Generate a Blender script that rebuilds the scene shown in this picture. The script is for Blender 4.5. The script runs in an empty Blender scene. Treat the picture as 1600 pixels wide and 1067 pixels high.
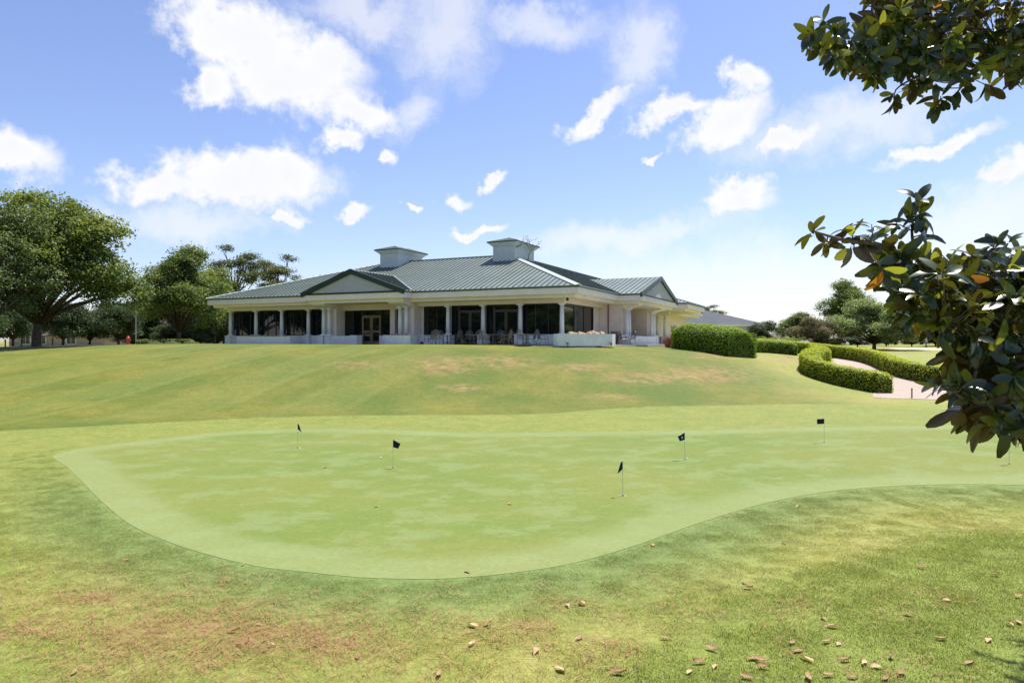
import bpy, bmesh, math, random
import numpy as np
from mathutils import Vector, Matrix, Euler
from mathutils.geometry import delaunay_2d_cdt

R = math.radians
SC = bpy.context.scene
COL = SC.collection
CAMZ = 3.4
F = 1067.0          # focal length in pixels of a 1600 px wide picture (24 mm lens)

# ------------------------------------------------------------------ camera
cam = bpy.data.cameras.new('camera'); cam.lens = 24; cam.sensor_width = 36
cam.clip_start = 0.05; cam.clip_end = 6000
co = bpy.data.objects.new('camera', cam); COL.objects.link(co)
co.location = (0, 0, CAMZ); co.rotation_euler = (R(90), 0, 0)
SC.camera = co

# ------------------------------------------------------------------ light
SUN_EL = R(66); SUN_H = Vector((0.72, 0.69, 0)).normalized()
SUN_DIR = Vector((SUN_H.x*math.cos(SUN_EL), SUN_H.y*math.cos(SUN_EL), math.sin(SUN_EL)))
sun = bpy.data.lights.new('sun', 'SUN'); sun.energy = 4.7; sun.angle = R(0.53); sun.color = (1, .955, .88)
so = bpy.data.objects.new('sun', sun); COL.objects.link(so)
so.rotation_euler = SUN_DIR.to_track_quat('Z', 'Y').to_euler(); so.location = (20, 10, 40)
SC.view_settings.view_transform = 'Standard'; SC.view_settings.look = 'None'
SC.view_settings.gamma = 1; SC.view_settings.use_curve_mapping = False
SC.view_settings.exposure = 0.82
SKY_STRENGTH = 0.105

# ------------------------------------------------------------------ world: sky with clouds
world = bpy.data.worlds.new('World'); SC.world = world; world.use_nodes = True
nt = world.node_tree; nt.nodes.clear()
def N(tree, typ, **kw):
    n = tree.nodes.new(typ)
    for k, v in kw.items(): setattr(n, k, v)
    return n
def L(tree, a, b): tree.links.new(a, b)
def math_node(tree, op, a, b=None, c=None, clamp=False):
    n = N(tree, 'ShaderNodeMath', operation=op, use_clamp=clamp)
    for i, x in enumerate((a, b, c)):
        if x is None: continue
        if isinstance(x, (int, float)): n.inputs[i].default_value = x
        else: L(tree, x, n.inputs[i])
    return n.outputs[0]
def maprange(tree, v, a, b, c=0., d=1., smooth=True):
    n = N(tree, 'ShaderNodeMapRange'); n.interpolation_type = 'SMOOTHSTEP' if smooth else 'LINEAR'
    L(tree, v, n.inputs[0])
    for i, x in enumerate((a, b, c, d)): n.inputs[i+1].default_value = x
    return n.outputs[0]
def mixcol(tree, f, a, b, blend='MIX'):
    n = N(tree, 'ShaderNodeMix', data_type='RGBA', blend_type=blend)
    for i, x in ((0, f), (6, a), (7, b)):
        if isinstance(x, (int, float)): n.inputs[i].default_value = x
        elif isinstance(x, tuple): n.inputs[i].default_value = (*x, 1) if len(x) == 3 else x
        else: L(tree, x, n.inputs[i])
    return n.outputs[2]
def noise(tree, vec, scale, detail=4, rough=.55, col=False):
    n = N(tree, 'ShaderNodeTexNoise'); n.inputs['Scale'].default_value = scale
    n.inputs['Detail'].default_value = detail; n.inputs['Roughness'].default_value = rough
    if vec is not None: L(tree, vec, n.inputs['Vector'])
    return n.outputs[1 if col else 0]

sky = N(nt, 'ShaderNodeTexSky', sky_type='NISHITA'); sky.sun_disc = False
sky.sun_elevation = SUN_EL; sky.sun_rotation = math.atan2(SUN_H.x, SUN_H.y)
sky.altitude = 10; sky.air_density = 1.0; sky.dust_density = .6; sky.ozone_density = 2.0
tc = N(nt, 'ShaderNodeTexCoord'); D = tc.outputs['Generated']
w1 = noise(nt, D, 5, 5, .6, True); w2 = noise(nt, D, 17, 6, .62, True)
def vmath(tree, op, a, b=None, s=None):
    n = N(tree, 'ShaderNodeVectorMath', operation=op)
    for i, x in enumerate((a, b)):
        if x is None: continue
        if isinstance(x, tuple): n.inputs[i].default_value = x
        else: L(tree, x, n.inputs[i])
    if s is not None: n.inputs['Scale'].default_value = s
    return n.outputs['Value'] if op in ('LENGTH', 'DOT_PRODUCT') else n.outputs[0]
o1 = vmath(nt, 'SCALE', vmath(nt, 'SUBTRACT', w1, (.5, .5, .5)), None, .10)
o2 = vmath(nt, 'SCALE', vmath(nt, 'SUBTRACT', w2, (.5, .5, .5)), None, .075)
DW = vmath(nt, 'ADD', vmath(nt, 'ADD', D, o1), o2)
def pdir(px, py): return Vector(((px-800)/F, 1, (533-py)/F)).normalized()
def cloud(px, py, rx, ry, rot=0.):
    c = pdir(px, py); k = c.y
    m = N(nt, 'ShaderNodeMapping', vector_type='TEXTURE')
    q = c.to_track_quat('Y', 'Z').to_matrix() @ Matrix.Rotation(R(rot), 3, 'Y')
    m.inputs['Location'].default_value = c; m.inputs['Rotation'].default_value = q.to_euler()
    m.inputs['Scale'].default_value = (rx/F*k, .5, ry/F*k)
    L(nt, DW, m.inputs['Vector'])
    return math_node(nt, 'SUBTRACT', 1.0, vmath(nt, 'LENGTH', m.outputs[0]))
def union(lst):
    a = lst[0]
    for b in lst[1:]: a = math_node(nt, 'SMOOTH_MAX', a, b, .25)
    return a
cumulus = union([cloud(*c) for c in [
    (385, 65, 150, 90), (440, 125, 165, 82, 10), (500, 95, 80, 60), (560, 172, 95, 36, 10), (320, 140, 60, 40),
    (375, 285, 190, 60, -4), (240, 288, 90, 34), (455, 270, 95, 45), (18, 243, 72, 58), (530, 210, 55, 25),
    (1130, 205, 85, 58, -20), (1045, 185, 75, 26, -10), (1160, 140, 42, 34, -30), (1230, 222, 70, 22, -22), (1475, 215, 105, 22, -14),
    (935, 172, 78, 24, -24), (1145, 312, 66, 32, -6), (617, 240, 20, 18), (710, 308, 34, 18), (745, 357, 60, 14),
    (640, 323, 20, 10), (548, 341, 40, 16), (455, 345, 40, 18), (1580, 265, 65, 34, -10), (765, 278, 30, 14, -20), (1020, 248, 26, 10)]])
wisp = union([cloud(*c) for c in [
    (690, 40, 120, 120, 25), (860, 38, 150, 40, 4), (1010, 90, 70, 90, 30), (1320, 190, 230, 60, -12), (1520, 340, 230, 80, -18),
    (560, 15, 130, 50), (650, 175, 70, 45, -40), (980, 370, 240, 36, -8), (300, 345, 200, 40), (1250, 440, 620, 110), (1450, 420, 400, 90)]])
far_n = noise(nt, DW, 2.3, 6, .6)
# scattered cloud goes on all round the sky, thinner where the shapes above stand
sep = N(nt, 'ShaderNodeSeparateXYZ'); L(nt, D, sep.inputs[0])
rest = math_node(nt, 'SUBTRACT', far_n, .60)
fr = maprange(nt, sep.outputs[1], .45, .2)
rest = math_node(nt, 'MULTIPLY', maprange(nt, rest, -.02, .1), fr)
edge = noise(nt, D, 34, 6, .65)
cu = math_node(nt, 'ADD', cumulus, math_node(nt, 'MULTIPLY', math_node(nt, 'SUBTRACT', edge, .5), 1.0))
cu = maprange(nt, cu, .02, .62)
wn = noise(nt, DW, 9, 7, .7)
wi = math_node(nt, 'ADD', wisp, math_node(nt, 'MULTIPLY', math_node(nt, 'SUBTRACT', wn, .5), 1.3))
wi = math_node(nt, 'MULTIPLY', maprange(nt, wi, 0., .85), .6)
dens = math_node(nt, 'MAXIMUM', math_node(nt, 'MAXIMUM', cu, wi), math_node(nt, 'MULTIPLY', rest, .8))
inner = maprange(nt, math_node(nt, 'ADD', cumulus, math_node(nt, 'MULTIPLY', math_node(nt, 'SUBTRACT', w2, .5), .9)), .25, .95)
ccol = mixcol(nt, math_node(nt, 'MULTIPLY', inner, .5), (5.5, 5.5, 5.55), (4.7, 4.8, 5.05))
blue = mixcol(nt, 1., sky.outputs[0], (.90, .86, 1.0), 'MULTIPLY')
tot = mixcol(nt, dens, blue, ccol)
bg = N(nt, 'ShaderNodeBackground'); bg.inputs['Strength'].default_value = SKY_STRENGTH
L(nt, tot, bg.inputs['Color'])
wo = N(nt, 'ShaderNodeOutputWorld'); L(nt, bg.outputs[0], wo.inputs['Surface'])

# ------------------------------------------------------------------ materials
MATS = {}
def new_mat(name):
    m = bpy.data.materials.new(name); m.use_nodes = True; MATS[name] = m
    t = m.node_tree; return m, t, t.nodes['Principled BSDF']
def simple(name, c, rough=.7, spec=.3, var=.12, scale=8, metal=0., bump=0., bscale=60):
    m, t, b = new_mat(name)
    g = N(t, 'ShaderNodeTexCoord'); v = g.outputs['Object']
    n1 = noise(t, v, scale, 5, .6)
    lo = tuple(x*(1-var) for x in c); hi = tuple(min(1, x*(1+var)) for x in c)
    L(t, mixcol(t, maprange(t, n1, .3, .7), lo, hi), b.inputs['Base Color'])
    b.inputs['Roughness'].default_value = rough; b.inputs['Specular IOR Level'].default_value = spec
    b.inputs['Metallic'].default_value = metal
    if bump:
        bn = N(t, 'ShaderNodeBump'); bn.inputs['Strength'].default_value = bump; bn.inputs['Distance'].default_value = .02
        L(t, noise(t, v, bscale, 3), bn.inputs['Height']); L(t, bn.outputs[0], b.inputs['Normal'])
    return m
simple('stucco', (.76, .65, .59), .85, .2, .06, 1.5, bump=.25)
simple('cream_trim', (.82, .75, .68), .7, .3, .05, 1.2)
simple('white_paint', (.74, .75, .75), .6, .3, .05, 2.5)
simple('planter_white', (.76, .77, .76), .7, .25, .07, 2.2, bump=.15)
simple('roof_green', (.185, .22, .195), .36, .5, .10, .6)
simple('roof_seam', (.03, .055, .045), .45, .5, .1, 2)
simple('trim_green', (.016, .036, .03), .45, .45, .1, 2)
simple('cap_pale', (.42, .47, .44), .4, .5, .05, 2)
simple('pediment_grey', (.43, .45, .455), .8, .2, .06, 3)
simple('siding_blue', (.50, .56, .58), .7, .3, .06, 3)
simple('dark_frame', (.022, .02, .019), .45, .4, .1, 4)
simple('bronze_frame', (.055, .042, .034), .45, .4, .15, 4)
simple('door_wood', (.23, .15, .10), .5, .35, .15, 5)
simple('black_iron', (.012, .012, .013), .45, .5, .2, 10)
simple('chair_metal', (.13, .12, .115), .4, .5, .25, 10)
simple('chair_tan', (.30, .225, .16), .7, .3, .15, 10)
simple('concrete', (.40, .37, .34), .9, .15, .12, .8, bump=.2)
simple('path_stone', (.36, .29, .245), .9, .15, .09, 1.2, bump=.3)
simple('soil', (.06, .04, .028), .95, .1, .3, 6)
simple('bark', (.085, .068, .055), .9, .15, .35, 5, bump=.6, bscale=20)
simple('twig_bark', (.13, .105, .085), .85, .2, .3, 18, bump=.4, bscale=60)
simple('hydrant_red', (.45, .06, .03), .5, .4, .15, 6)
simple('shingle_brown', (.115, .085, .075), .9, .15, .2, 1.5, bump=.3, bscale=8)
simple('shingle_grey', (.075, .085, .095), .85, .2, .12, 1.2)
simple('brick_pink', (.42, .32, .28), .9, .15, .15, 3)
simple('flag_navy', (.008, .016, .042), .75, .2, .2, 12)
simple('flag_mark', (.35, .42, .55), .7, .2, .1, 12)
simple('pole_white', (.45, .50, .46), .4, .4, .05, 12)
simple('cup_white', (.8, .8, .78), .5, .3, .03, 12)
simple('hole_dark', (.006, .006, .005), .9, .1, .1, 12)
simple('ball_white', (.85, .85, .83), .35, .5, .02, 60)
simple('terracotta', (.17, .10, .085), .8, .2, .2, 6)
simple('skin', (.42, .26, .19), .6, .3, .1, 12)
simple('cloth_pale', (.52, .62, .66), .85, .15, .1, 12)
simple('cloth_dark', (.03, .032, .04), .85, .15, .2, 12)
simple('cloth_grey', (.30, .30, .31), .85, .15, .1, 12)
simple('sand', (.50, .42, .31), .95, .1, .08, .5)
simple('hedge_core', (.018, .028, .008), .95, .1, .4, 8)
m, t, b = new_mat('glass_dark')
b.inputs['Base Color'].default_value = (.006, .009, .010, 1); b.inputs['Roughness'].default_value = .02
b.inputs['Specular IOR Level'].default_value = .62

def leaf_mat(name, a, c, trans=.35, rough=.5, spec=.35, under=None, tcol=None):
    """two-toned leaf; 'tint' is a per-leaf random number stored on the mesh"""
    m, t, b = new_mat(name)
    at = N(t, 'ShaderNodeAttribute', attribute_name='tint')
    col = mixcol(t, at.outputs['Fac'], a, c)
    if under:
        g = N(t, 'ShaderNodeNewGeometry'); col = mixcol(t, g.outputs['Backfacing'], col, under)
    L(t, col, b.inputs['Base Color']); b.inputs['Roughness'].default_value = rough
    b.inputs['Specular IOR Level'].default_value = spec
    tr = N(t, 'ShaderNodeBsdfTranslucent')
    if tcol: L(t, mixcol(t, at.outputs['Fac'], tuple(.6*x for x in tcol), tcol), tr.inputs['Color'])
    else: L(t, mixcol(t, 1., col, (1.25, 1.3, .6), 'MULTIPLY'), tr.inputs['Color'])
    mx = N(t, 'ShaderNodeMixShader'); mx.inputs[0].default_value = trans
    L(t, b.outputs[0], mx.inputs[1]); L(t, tr.outputs[0], mx.inputs[2])
    L(t, mx.outputs[0], t.nodes['Material Output'].inputs['Surface'])
    return m
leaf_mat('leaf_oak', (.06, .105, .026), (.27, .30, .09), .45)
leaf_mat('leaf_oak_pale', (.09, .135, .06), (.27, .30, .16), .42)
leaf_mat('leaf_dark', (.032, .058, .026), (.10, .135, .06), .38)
leaf_mat('leaf_pine', (.06, .085, .035), (.19, .20, .08), .4)
leaf_mat('leaf_yellow', (.11, .165, .035), (.28, .31, .075), .42)
leaf_mat('leaf_olive', (.13, .175, .075), (.38, .42, .21), .45)
leaf_mat('leaf_russet', (.085, .08, .045), (.22, .18, .115), .4)
leaf_mat('leaf_hedge', (.08, .16, .012), (.33, .45, .04), .42)
leaf_mat('leaf_hedge_gold', (.14, .21, .012), (.54, .56, .04), .42)
leaf_mat('leaf_red', (.10, .02, .025), (.27, .07, .07))
leaf_mat('petal', (.55, .36, .30), (.80, .68, .52), .25)
leaf_mat('magnolia_leaf', (.010, .026, .010), (.034, .058, .014), .11, .27, .5, (.075, .042, .018), (.30, .32, .02))
leaf_mat('magnolia_young', (.07, .11, .018), (.16, .20, .03), .34, .26, .55, (.15, .14, .05), (.50, .52, .04))
leaf_mat('magnolia_rust', (.25, .09, .02), (.42, .17, .03), .4, .5, .3)
leaf_mat('fallen', (.24, .125, .06), (.62, .43, .25), .12, .75, .2)
leaf_mat('pine_straw', (.22, .105, .05), (.44, .25, .13), .05, .8, .15)

# grass: one colour recipe, shared by the soil-level sheet and the blades on it
def grass_mat(name, atype, blade):
    m, t, b = new_mat(name)
    g = N(t, 'ShaderNodeNewGeometry'); P = g.outputs['Position']
    def A(nm): return N(t, 'ShaderNodeAttribute', attribute_name=nm, attribute_type=atype).outputs['Fac']
    big = maprange(t, noise(t, P, .22, 5, .6), .34, .66)
    mid = maprange(t, noise(t, P, 1.1, 6, .65), .3, .7)
    fine = noise(t, P, 38, 5, .75)
    base = mixcol(t, big, (.170, .208, .037), (.245, .240, .056))
    base = mixcol(t, math_node(t, 'MULTIPLY', mid, .5), base, (.272, .252, .080))
    base = mixcol(t, math_node(t, 'MULTIPLY', A('fringe'), .85), base, (.125, .178, .050))
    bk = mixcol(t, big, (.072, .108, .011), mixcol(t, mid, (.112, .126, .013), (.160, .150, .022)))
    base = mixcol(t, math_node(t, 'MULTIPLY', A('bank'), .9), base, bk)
    base = mixcol(t, math_node(t, 'MULTIPLY', A('apron'), .8), base, mixcol(t, mid, (.142, .185, .032), (.188, .205, .044)))
    base = mixcol(t, math_node(t, 'MULTIPLY', A('lush'), .75), base, (.168, .215, .040))
    dry = math_node(t, 'MULTIPLY', A('dry'), maprange(t, noise(t, P, 1.7, 6, .7), .36, .62))
    base = mixcol(t, math_node(t, 'MULTIPLY', dry, .9), base, mixcol(t, mid, (.22, .13, .055), (.27, .20, .075)))
    st = A('stripe')
    base = mixcol(t, math_node(t, 'MULTIPLY', st, .55), base, (.168, .190, .045))
    f2 = noise(t, P, 9, 5, .7)
    v = math_node(t, 'MULTIPLY', maprange(t, fine, .25, .75, .66 if not blade else .8, 1.34 if not blade else 1.2, False), maprange(t, f2, .28, .72, .74, 1.26, False))
    v = math_node(t, 'MULTIPLY', v, maprange(t, noise(t, P, 3.1, 5, .7), .3, .7, .88, 1.12, False))
    base = mixcol(t, 1., base, N_comb(t, v), 'MULTIPLY')
    if blade:
        rnd = N(t, 'ShaderNodeAttribute', attribute_name='tint').outputs['Fac']
        base = mixcol(t, 1., base, N_comb(t, maprange(t, rnd, 0, 1, .9, 1.75, False)), 'MULTIPLY')
        base = mixcol(t, maprange(t, rnd, .80, 1., 0, .5), base, (.36, .29, .13))
    L(t, base, b.inputs['Base Color']); b.inputs['Roughness'].default_value = .75
    b.inputs['Specular IOR Level'].default_value = .18
    if not blade:
        bn = N(t, 'ShaderNodeBump'); bn.inputs['Strength'].default_value = .6; bn.inputs['Distance'].default_value = .03
        L(t, noise(t, P, 24, 5, .75), bn.inputs['Height']); L(t, bn.outputs[0], b.inputs['Normal'])
    else:
        up = vmath(t, 'NORMALIZE', vmath(t, 'ADD', vmath(t, 'SCALE', g.outputs['Normal'], None, .45), (0, 0, 1.)))
        L(t, up, b.inputs['Normal'])
        tr = N(t, 'ShaderNodeBsdfTranslucent'); L(t, mixcol(t, 1., base, (1.2, 1.25, .7), 'MULTIPLY'), tr.inputs['Color'])
        mx = N(t, 'ShaderNodeMixShader'); mx.inputs[0].default_value = .3
        L(t, b.outputs[0], mx.inputs[1]); L(t, tr.outputs[0], mx.inputs[2])
        L(t, mx.outputs[0], t.nodes['Material Output'].inputs['Surface'])
    return m
def N_comb(t, v):
    c = N(t, 'ShaderNodeCombineXYZ')
    for i in range(3): L(t, v, c.inputs[i])
    return c.outputs[0]
grass_mat('grass_ground', 'GEOMETRY', False)
grass_mat('grass_blade', 'INSTANCER', True)
# putting green: short turf, mottled; 'rim' is the mown clean-up ring
m, t, b = new_mat('green_turf')
P = N(t, 'ShaderNodeNewGeometry').outputs['Position']
mp = N(t, 'ShaderNodeMapping'); mp.inputs['Scale'].default_value = (.75, 1, 1); L(t, P, mp.inputs[0])
n1 = noise(t, mp.outputs[0], 1.0, 7, .68); n2 = noise(t, mp.outputs[0], .17, 4, .55); n3 = noise(t, P, 55, 4, .75); n4 = noise(t, mp.outputs[0], 2.3, 5, .7)
base = mixcol(t, maprange(t, n2, .38, .62), (.128, .175, .036), (.158, .182, .040))
base = mixcol(t, math_node(t, 'MULTIPLY', maprange(t, n1, .48, .60), .62), base, (.178, .226, .084))
base = mixcol(t, math_node(t, 'MULTIPLY', maprange(t, n4, .50, .68), .35), base, (.195, .215, .075))
rim = N(t, 'ShaderNodeAttribute', attribute_name='rim').outputs['Fac']
base = mixcol(t, math_node(t, 'MULTIPLY', rim, .6), base, (.205, .243, .096))
base = mixcol(t, 1., base, N_comb(t, math_node(t, 'MULTIPLY', maprange(t, n3, .25, .75, .82, 1.18, False), maprange(t, noise(t, P, 12, 5, .72), .28, .72, .88, 1.12, False))), 'MULTIPLY')
L(t, base, b.inputs['Base Color']); b.inputs['Roughness'].default_value = .8; b.inputs['Specular IOR Level'].default_value = .15
bn = N(t, 'ShaderNodeBump'); bn.inputs['Strength'].default_value = .25; bn.inputs['Distance'].default_value = .01
L(t, noise(t, P, 60, 4, .7), bn.inputs['Height']); L(t, bn.outputs[0], b.inputs['Normal'])

# ------------------------------------------------------------------ object helpers
def obj(name, me, parent=None, loc=None, rz=0.):
    o = bpy.data.objects.new(name, me); COL.objects.link(o)
    if loc is not None: o.location = loc
    if rz: o.rotation_euler = (0, 0, rz)
    if parent: o.parent = parent
    return o
def tag(o, label=None, cat=None, group=None, kind=None):
    if label: o['label'] = label
    if cat: o['category'] = cat
    if group: o['group'] = group
    if kind: o['kind'] = kind
    return o
def thing(name, label, cat, loc, rz=0., group=None):
    return tag(obj(name, None, None, loc, rz), label, cat, group)
def copy_tree(o, parent=None):
    c = o.copy(); COL.objects.link(c); c.parent = parent
    for ch in o.children: copy_tree(ch, c)
    return c
class MB:
    def __init__(s): s.v = []; s.f = []
    def add(s, vs, fs):
        k = len(s.v); s.v += [tuple(x) for x in vs]; s.f += [tuple(i+k for i in f) for f in fs]; return s
    def box(s, x0, x1, y0, y1, z0, z1):
        return s.add([(x0,y0,z0),(x1,y0,z0),(x1,y1,z0),(x0,y1,z0),(x0,y0,z1),(x1,y0,z1),(x1,y1,z1),(x0,y1,z1)],
                     [(0,3,2,1),(4,5,6,7),(0,1,5,4),(1,2,6,5),(2,3,7,6),(3,0,4,7)])
    def prism(s, poly, z0, z1):
        n = len(poly)
        return s.add([(x,y,z0) for x,y in poly]+[(x,y,z1) for x,y in poly],
                     [tuple(range(n-1,-1,-1)), tuple(range(n,2*n))]+[(i,(i+1)%n,n+(i+1)%n,n+i) for i in range(n)])
    def tube(s, pts, rad, n=8, cap=True):
        pts = [Vector(p) for p in pts]; k = len(pts)
        if not hasattr(rad, '__len__'): rad = [rad]*k
        vs = []; up = None
        for i, p in enumerate(pts):
            d = (pts[min(i+1,k-1)]-pts[max(i-1,0)]).normalized()
            if up is None: up = d.orthogonal().normalized()
            up = (up-d*up.dot(d)); up = up.normalized() if up.length > 1e-5 else d.orthogonal().normalized()
            w = d.cross(up)
            vs += [p+(up*math.cos(a)+w*math.sin(a))*rad[i] for a in [2*math.pi*j/n for j in range(n)]]
        fs = [(i*n+j, i*n+(j+1)%n, (i+1)*n+(j+1)%n, (i+1)*n+j) for i in range(k-1) for j in range(n)]
        if cap: fs += [tuple(range(n-1,-1,-1)), tuple((k-1)*n+j for j in range(n))]
        return s.add(vs, fs)
    def lathe(s, prof, c=(0,0), n=16):
        k = len(prof)
        vs = [(c[0]+r*math.cos(2*math.pi*j/n), c[1]+r*math.sin(2*math.pi*j/n), z) for r, z in prof for j in range(n)]
        fs = [(i*n+j, i*n+(j+1)%n, (i+1)*n+(j+1)%n, (i+1)*n+j) for i in range(k-1) for j in range(n)]
        return s.add(vs, fs+[tuple(range(n-1,-1,-1)), tuple((k-1)*n+j for j in range(n))])
    def mesh(s, name, mat, smooth=False):
        me = bpy.data.meshes.new(name); me.from_pydata(s.v, [], s.f); me.materials.append(MATS[mat])
        if smooth: me.shade_smooth()
        me.update(); return me
    def build(s, name, mat, parent=None, loc=None, rz=0., smooth=False):
        return obj(name, s.mesh(name, mat, smooth), parent, loc, rz)
def quads_mesh(name, V, mat, tint=None):
    """V: (n, k, 3) separate k-gons"""
    V = np.asarray(V, dtype=np.float32); n, k = V.shape[:2]
    me = bpy.data.meshes.new(name); me.vertices.add(n*k); me.vertices.foreach_set('co', V.reshape(-1))
    me.loops.add(n*k); me.loops.foreach_set('vertex_index', np.arange(n*k, dtype=np.int32))
    me.polygons.add(n); me.polygons.foreach_set('loop_start', np.arange(0, n*k, k, dtype=np.int32))
    me.update(calc_edges=True)
    if tint is not None:
        a = me.attributes.new('tint', 'FLOAT', 'FACE'); a.data.foreach_set('value', np.asarray(tint, dtype=np.float32))
    me.materials.append(MATS[mat]); return me
def unit(a): return a/np.maximum(np.linalg.norm(a, axis=-1, keepdims=True), 1e-9)
def leaf_quads(rng, P, Nrm, size, aspect=.55):
    """diamond leaves at P with normals Nrm"""
    n = len(P); r = rng.normal(size=(n,3)); t1 = unit(np.cross(Nrm, r)); t2 = np.cross(Nrm, t1)
    s = (size*rng.uniform(.65, 1.35, n))[:, None]
    bend = Nrm*s*.18
    return np.stack([P-t1*s*.5, P+t2*s*aspect*.5+bend, P+t1*s*.5, P-t2*s*aspect*.5+bend], 1)

# ------------------------------------------------------------------ terrain heights
CP = np.array([
 # practice green and foreground
 (-40,-20,.1),(0,-20,.1),(40,-20,.1),(-25,0,0),(0,0,0),(25,0,.1),(-28,10,0),(-15,8,0),(0,8,0),(6.5,7,.16),(15,8,.1),(32,9,.15),
 (-16,15,-.02),(-6,13,-.08),(0,15,-.05),(8,15,0),(16,15,.12),(30,17,.2),(-14,20,0),(-6,21,.05),(2,21,.1),(10,21,.22),(18,21,.28),(30,24,.3),
 (-6,25.5,.12),(2,26,.18),(10,26,.3),(20,27,.34),
 # foot of the bank
 (-30,22,.05),(-19,25,.1),(-10.8,28.6,.14),(-1,29.8,.18),(6,31,.38),(12,32.5,.55),(17,34,.5),(24,34,.3),(34,35,.3),
 # bank
 (-34,30,1.0),(-24,32,1.0),(-24,38,2.0),(-14,33,.85),(-14,38,1.95),(-5,34,.85),(-4,38.5,2.05),(3,35,.95),(4,40,2.3),(9,37,1.2),(10,42,2.25),(14,38,1.0),(15,43,1.85),
 # brow and terrace
 (-45,38,2.0),(-42,46,2.75),(-36,50,3.0),(-28,46,2.95),(-24,52,3.16),(-15,44,3.0),(-12,49,3.17),(-5,44,3.07),(-3,47,3.15),(2,44,2.98),(5,46,3.1),(8,47,2.95),
 (-28,60,3.2),(-20,66,3.12),(-10,56,3.1),(0,56,3.08),(8,56,3.05),(10,66,3.05),(-10,75,3.05),(12,50,2.8),(13.5,56,2.9),(16,48,2.35),(17,58,2.72),
 # path to the right
 (20,38.5,.58),(19.6,44,1.08),(22,47,1.45),(24,52,1.95),(20.5,56,2.5),(26.5,42,.68),(26.1,48,1.22),(27.7,58,1.92),(25.6,70,2.55),(22,36.5,.38),(30,37,.38),
 (40,42,.6),(40,60,1.25),(50,80,1.75),(45,108,2.4),(65,112,2.45),(90,120,2.5),(30,95,2.75),(15,95,2.9),(70,50,1.0),(100,70,1.5),
 # far
 (-60,55,2.6),(-48,62,2.75),(-60,85,2.75),(-35,80,3.05),(-85,115,2.6),(-60,120,2.7),(-20,120,2.8),(20,130,2.8),(-110,60,2.4),(-80,30,1.2),(80,20,.6),(-60,0,.2),(60,0,.3),
 (-150,180,2.7),(0,200,2.7),(150,180,2.7),(-150,0,1),(150,0,1),(0,-150,.5),(-150,-150,.5),(150,-150,.5)], dtype=np.float64)
def _tps_k(d2): return .5*d2*np.log(d2+1e-9)
_d2 = ((CP[:,None,:2]-CP[None,:,:2])**2).sum(-1)
_n = len(CP); _M = np.zeros((_n+3,_n+3)); _M[:_n,:_n] = _tps_k(_d2)+np.eye(_n)*1.5
_M[:_n,_n] = 1; _M[:_n,_n+1:] = CP[:,:2]; _M[_n,:_n] = 1; _M[_n+1:,:_n] = CP[:,:2].T
_W = np.linalg.solve(_M, np.concatenate([CP[:,2],[0,0,0]]))
def H(x, y):
    x = np.asarray(x, dtype=np.float64); y = np.asarray(y, dtype=np.float64); sh = x.shape
    x = x.ravel(); y = y.ravel(); out = np.empty_like(x)
    for i in range(0, len(x), 20000):
        a = x[i:i+20000]; b_ = y[i:i+20000]
        cx = np.clip(a,-170,170); cy = np.clip(b_,-170,220)
        d2 = (cx[:,None]-CP[None,:,0])**2+(cy[:,None]-CP[None,:,1])**2
        out[i:i+20000] = _tps_k(d2)@_W[:_n]+_W[_n]+_W[_n+1]*cx+_W[_n+2]*cy
    return out.reshape(sh)
def hz(x, y): return float(H(np.array([x]), np.array([y]))[0])
_YS = np.concatenate([np.arange(4, 60, .05), np.arange(60, 200, .5)])
def G(px, py):
    """where the ground lies under that bearing and depression"""
    kx = (px-800)/F; kz = (533-py)/F
    g = CAMZ+kz*_YS-H(kx*_YS, _YS)
    i = int(np.argmax(g < 0)); y = _YS[i]
    return Vector((kx*y, y, hz(kx*y, y)))
def W(px, py, Y): return Vector(((px-800)/F*Y, Y, CAMZ+(533-py)/F*Y))

def poly_dist(P, poly):
    """signed distance to a closed polygon (negative inside)"""
    P = np.asarray(P); A = np.asarray(poly); B = np.roll(A, -1, 0)
    d = np.full(len(P), 1e9); ins = np.zeros(len(P), bool)
    for a, b_ in zip(A, B):
        e = b_-a; w = P-a; tt = np.clip((w@e)/max(e@e,1e-9), 0, 1)
        d = np.minimum(d, np.linalg.norm(w-tt[:,None]*e, axis=1))
        c = ((a[1] <= P[:,1]) != (b_[1] <= P[:,1]))
        if c.any():
            xi = a[0]+(P[:,1]-a[1])/(b_[1]-a[1]+1e-12)*e[0]; ins ^= c & (P[:,0] < xi)
    return np.where(ins, -d, d)
def catmull(pts, sub=5, closed=True):
    pts = [np.array(p, float) for p in pts]; n = len(pts); out = []
    for i in range(n if closed else n-1):
        g = (lambda k: pts[k % n]) if closed else (lambda k: pts[min(max(k,0),n-1)])
        p0,p1,p2,p3 = g(i-1),g(i),g(i+1),g(i+2)
        for j in range(sub):
            t_ = j/sub
            out.append(.5*((2*p1)+(-p0+p2)*t_+(2*p0-5*p1+4*p2-p3)*t_**2+(-p0+3*p1-3*p2+p3)*t_**3))
    if not closed: out.append(pts[-1])
    return np.array(out)
def ss(a, b_, x): t_ = np.clip((x-a)/(b_-a), 0, 1); return t_*t_*(3-2*t_)

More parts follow.
